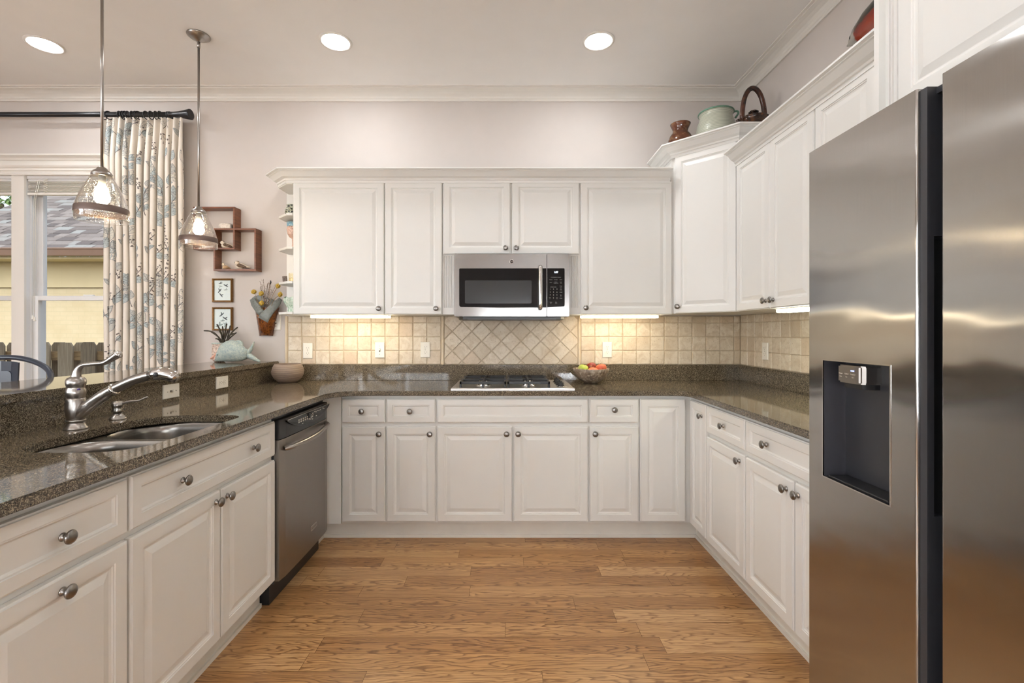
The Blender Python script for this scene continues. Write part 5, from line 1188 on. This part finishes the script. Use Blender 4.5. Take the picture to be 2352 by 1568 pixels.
# ------------------------------------------------------------------ outside the window
GZ = -.70
o = struct('ground', MB().box(-16, 2, BACK+.4, 16, GZ-.1, GZ), speckled('lawn_soil', srgb(96, 100, 66), srgb(120, 112, 84), srgb(70, 84, 50), 4, .9))
FW = tinted('weathered_wood', [(.0, srgb(92, 86, 74)), (.5, srgb(140, 132, 116)), (1, srgb(168, 158, 138))], .85, 14, .5)
def fence_mat():
    t = MT('weathered_board'); at_ = t.n('Attribute', attribute_name='tint', attribute_type='GEOMETRY'); sp = t.n('SeparateXYZ'); t.l(at_.outputs['Vector'], sp.inputs[0])
    nz = t.noise(t.co('Object', (45, 45, 2)), 1.5, 5, .65, .5); v = t.math('ADD', t.math('MULTIPLY', sp.outputs[0], .35), t.math('MULTIPLY', nz, .75))
    t.l(t.ramp(v, [(.3, srgb(84, 74, 58)), (.55, srgb(146, 134, 112)), (.8, srgb(186, 174, 150))]), t.b.inputs['Base Color']); t.set(Roughness=.9); return t.m
FW = fence_mat()
fe = thing('picket_fence', 'weathered grey wooden picket fence outside the window', 'fence', (-4.4, 4.53, GZ)); frn = random.Random(4)
def picket(x, y, z1, w=.140):
    mb = MB(); mb.t = (frn.uniform(.2, 1), 0, 0); h = w/2; c_ = .035
    poly = [(x-h, GZ), (x+h, GZ), (x+h, z1-c_), (x+h-c_*.7, z1), (x-h+c_*.7, z1), (x-h, z1-c_)]
    mb.rings([[V((a, y, b)) for a, b in poly], [V((a, y+.018, b)) for a, b in poly]]); mb.build('picket', FW, fe)
for k in range(9):
    x = -5.36+.219*k+.02; picket(x, 4.50, 1.172+frn.uniform(-.006, .006))
    picket(x+.062, 4.60, 1.168+frn.uniform(-.006, .006))
for z_ in (-.3, .35, 1.0): MB().box(-5.8, -3.3, 4.52, 4.60, z_, z_+.085).build('rail', wood('rail_wood', srgb(122, 100, 66), srgb(156, 132, 92), (4, 20, 20), .85), fe)
hs = thing('neighbor_house', 'pale yellow painted brick house with grey shingle roof outside the window', 'house', (-7, 9.5, GZ))
def ybrick():
    t = MT('painted_brick'); b = t.n('TexBrick'); mp = t.n('Mapping'); tc = t.n('TexCoord'); mp.inputs['Rotation'].default_value = (PI/2, 0, 0); t.l(tc.outputs['Object'], mp.inputs[0]); t.l(mp.outputs[0], b.inputs[0])
    b.inputs['Scale'].default_value = 1; b.inputs['Brick Width'].default_value = .21; b.inputs['Row Height'].default_value = .075; b.inputs['Mortar Size'].default_value = .005
    b.inputs['Color1'].default_value = srgb(226, 208, 170); b.inputs['Color2'].default_value = srgb(223, 204, 164); b.inputs['Mortar'].default_value = srgb(216, 200, 160)
    nz = t.noise(t.co(), 2.6, 5, .6); t.l(t.mix(t.ramp(nz, [(.45, (0, 0, 0)), (.75, (.7, .7, .7))]), b.outputs[0], srgb(210, 190, 146)), t.b.inputs['Base Color']); t.set(Roughness=.9); return t.m
MB().box(-9.2, -2.5, 8.0, 8.3, GZ, 2.02).build('wall', ybrick(), hs)
YT = plain('yellow_trim', srgb(224, 205, 160), .7, var=.04, scale=2)
MB().box(-9.25, -2.5, 7.965, 8.3, 2.03, 2.46).build('frieze_board', YT, hs); MB().box(-9.6, -2.3, 7.60, 8.3, 2.46, 2.49).build('soffit', YT, hs)
mb = MB(); mb.rings([[V((x, y_, z_)) for y_, z_ in ((7.58, 2.49), (7.50, 2.50), (7.47, 2.58), (7.455, 2.60), (7.455, 2.615), (7.58, 2.615))] for x in (-9.7, -2.2)]); mb.build('gutter', plain('gutter_brown', srgb(150, 120, 102), .5, var=.05), hs)
SHG = tinted('asphalt_shingle', [(0, srgb(98, 92, 90)), (.35, srgb(126, 118, 113)), (.7, srgb(148, 140, 134)), (1, srgb(154, 156, 152))], .95, 60, .35)
mb = MB(); rr = random.Random(9); sl = .70; L = math.hypot(1, sl); ex = .150
for r in range(34):
    s0, s1 = r*ex-.04, (r+1)*ex+.01; x = -9.6+rr.uniform(-.3, 0)
    while x < -2.2:
        w = rr.choice([.13, .18, .24, .28]); mb.t = (rr.random(), 0, .1); up = .010 if rr.random() < .5 else .004
        x0, x1 = max(x, -9.62), x+w-.004
        if x1 > x0:
            p = lambda s, h: (7.50+s/L, 2.615+s*sl/L+h)
            (ya, za), (yb, zb) = p(s0, up+.006), p(s1, 0)
            mb.add([V((x0, ya, za)), V((x1, ya, za)), V((x1, yb, zb)), V((x0, yb, zb)), V((x0, ya, za-.012)), V((x1, ya, za-.012))], [(0, 1, 2, 3), (4, 5, 1, 0)])
        x += w
mb.build('shingle_roof', SHG, hs, fix=False)
MB().add([V((-9.6, 7.5, 2.60)), V((-2.2, 7.5, 2.60)), V((-2.2, 11.5, 5.36)), V((-9.6, 11.5, 5.36))], [(0, 1, 2, 3)]).build('roof_deck', M['charcoal'], hs, fix=False)
te = thing('leafy_tree', 'sunlit green tree beyond the roof, at the far left window edge', 'tree', (-13.2, 12.2, GZ)); lr = random.Random(2)
mb = MB()
for k in range(8500):
    a, b = lr.uniform(0, 2*PI), math.acos(lr.uniform(-1, 1)); R_ = 2.6*lr.uniform(.55, 1)**.5*(1+.18*math.sin(a*5)*math.sin(b*4)); c = V((-13.2+R_*math.sin(b)*math.cos(a), 12.2+R_*math.sin(b)*math.sin(a), 4.6+R_*.95*math.cos(b)))
    u = V((lr.gauss(0, 1), lr.gauss(0, 1), lr.gauss(0, 1))).normalized(); v = u.orthogonal().normalized()*lr.uniform(.03, .05); u = u*lr.uniform(.05, .095); mb.t = (lr.random(), 0, .1)
    mb.add([c-u, c+v, c+u, c-v], [(0, 1, 2, 3)])
f_ = mb.build('foliage', tinted('leaf_green', [(0, srgb(84, 124, 58)), (.5, srgb(130, 168, 88)), (1, srgb(190, 208, 136))], .6, 10, .1), te, fix=False)
MB().tube([(-13.2, 12.2, GZ), (-13.1, 12.2, 2), (-13.2, 12.2, 4.6)], [.22, .17, .08], 12).build('trunk', speckled('bark', srgb(82, 68, 54), srgb(110, 94, 76), srgb(60, 50, 40), 8, .95), te)

# ------------------------------------------------------------------ things of one kind share a group
GROUPS = {'base_cabinet': 'white base cabinets', 'wall_cabinet': 'white wall cabinets', 'cabinet_crown': 'crown mouldings on the wall cabinets', 'tile_backsplash': 'stone tile backsplashes', 'wall_outlet': 'white wall outlets', 'wall_switch': 'white wall switches',
          'recessed_light': 'recessed ceiling lights', 'under_cabinet_light': 'strip lights under the wall cabinets', 'pendant_light': 'glass pendant lights over the bar', 'window_blind': 'raised window blinds', 'bird_figurine': 'bird figurines on the wall shelf',
          'framed_print': 'framed bird prints', 'apple': 'fruit in the mottled bowl', 'peach': 'fruit in the mottled bowl'}
for o in scene.objects:
    n_ = o.name.split('.')[0]
    if o.parent is None and n_ in GROUPS and 'group' not in o: o['group'] = GROUPS[n_]
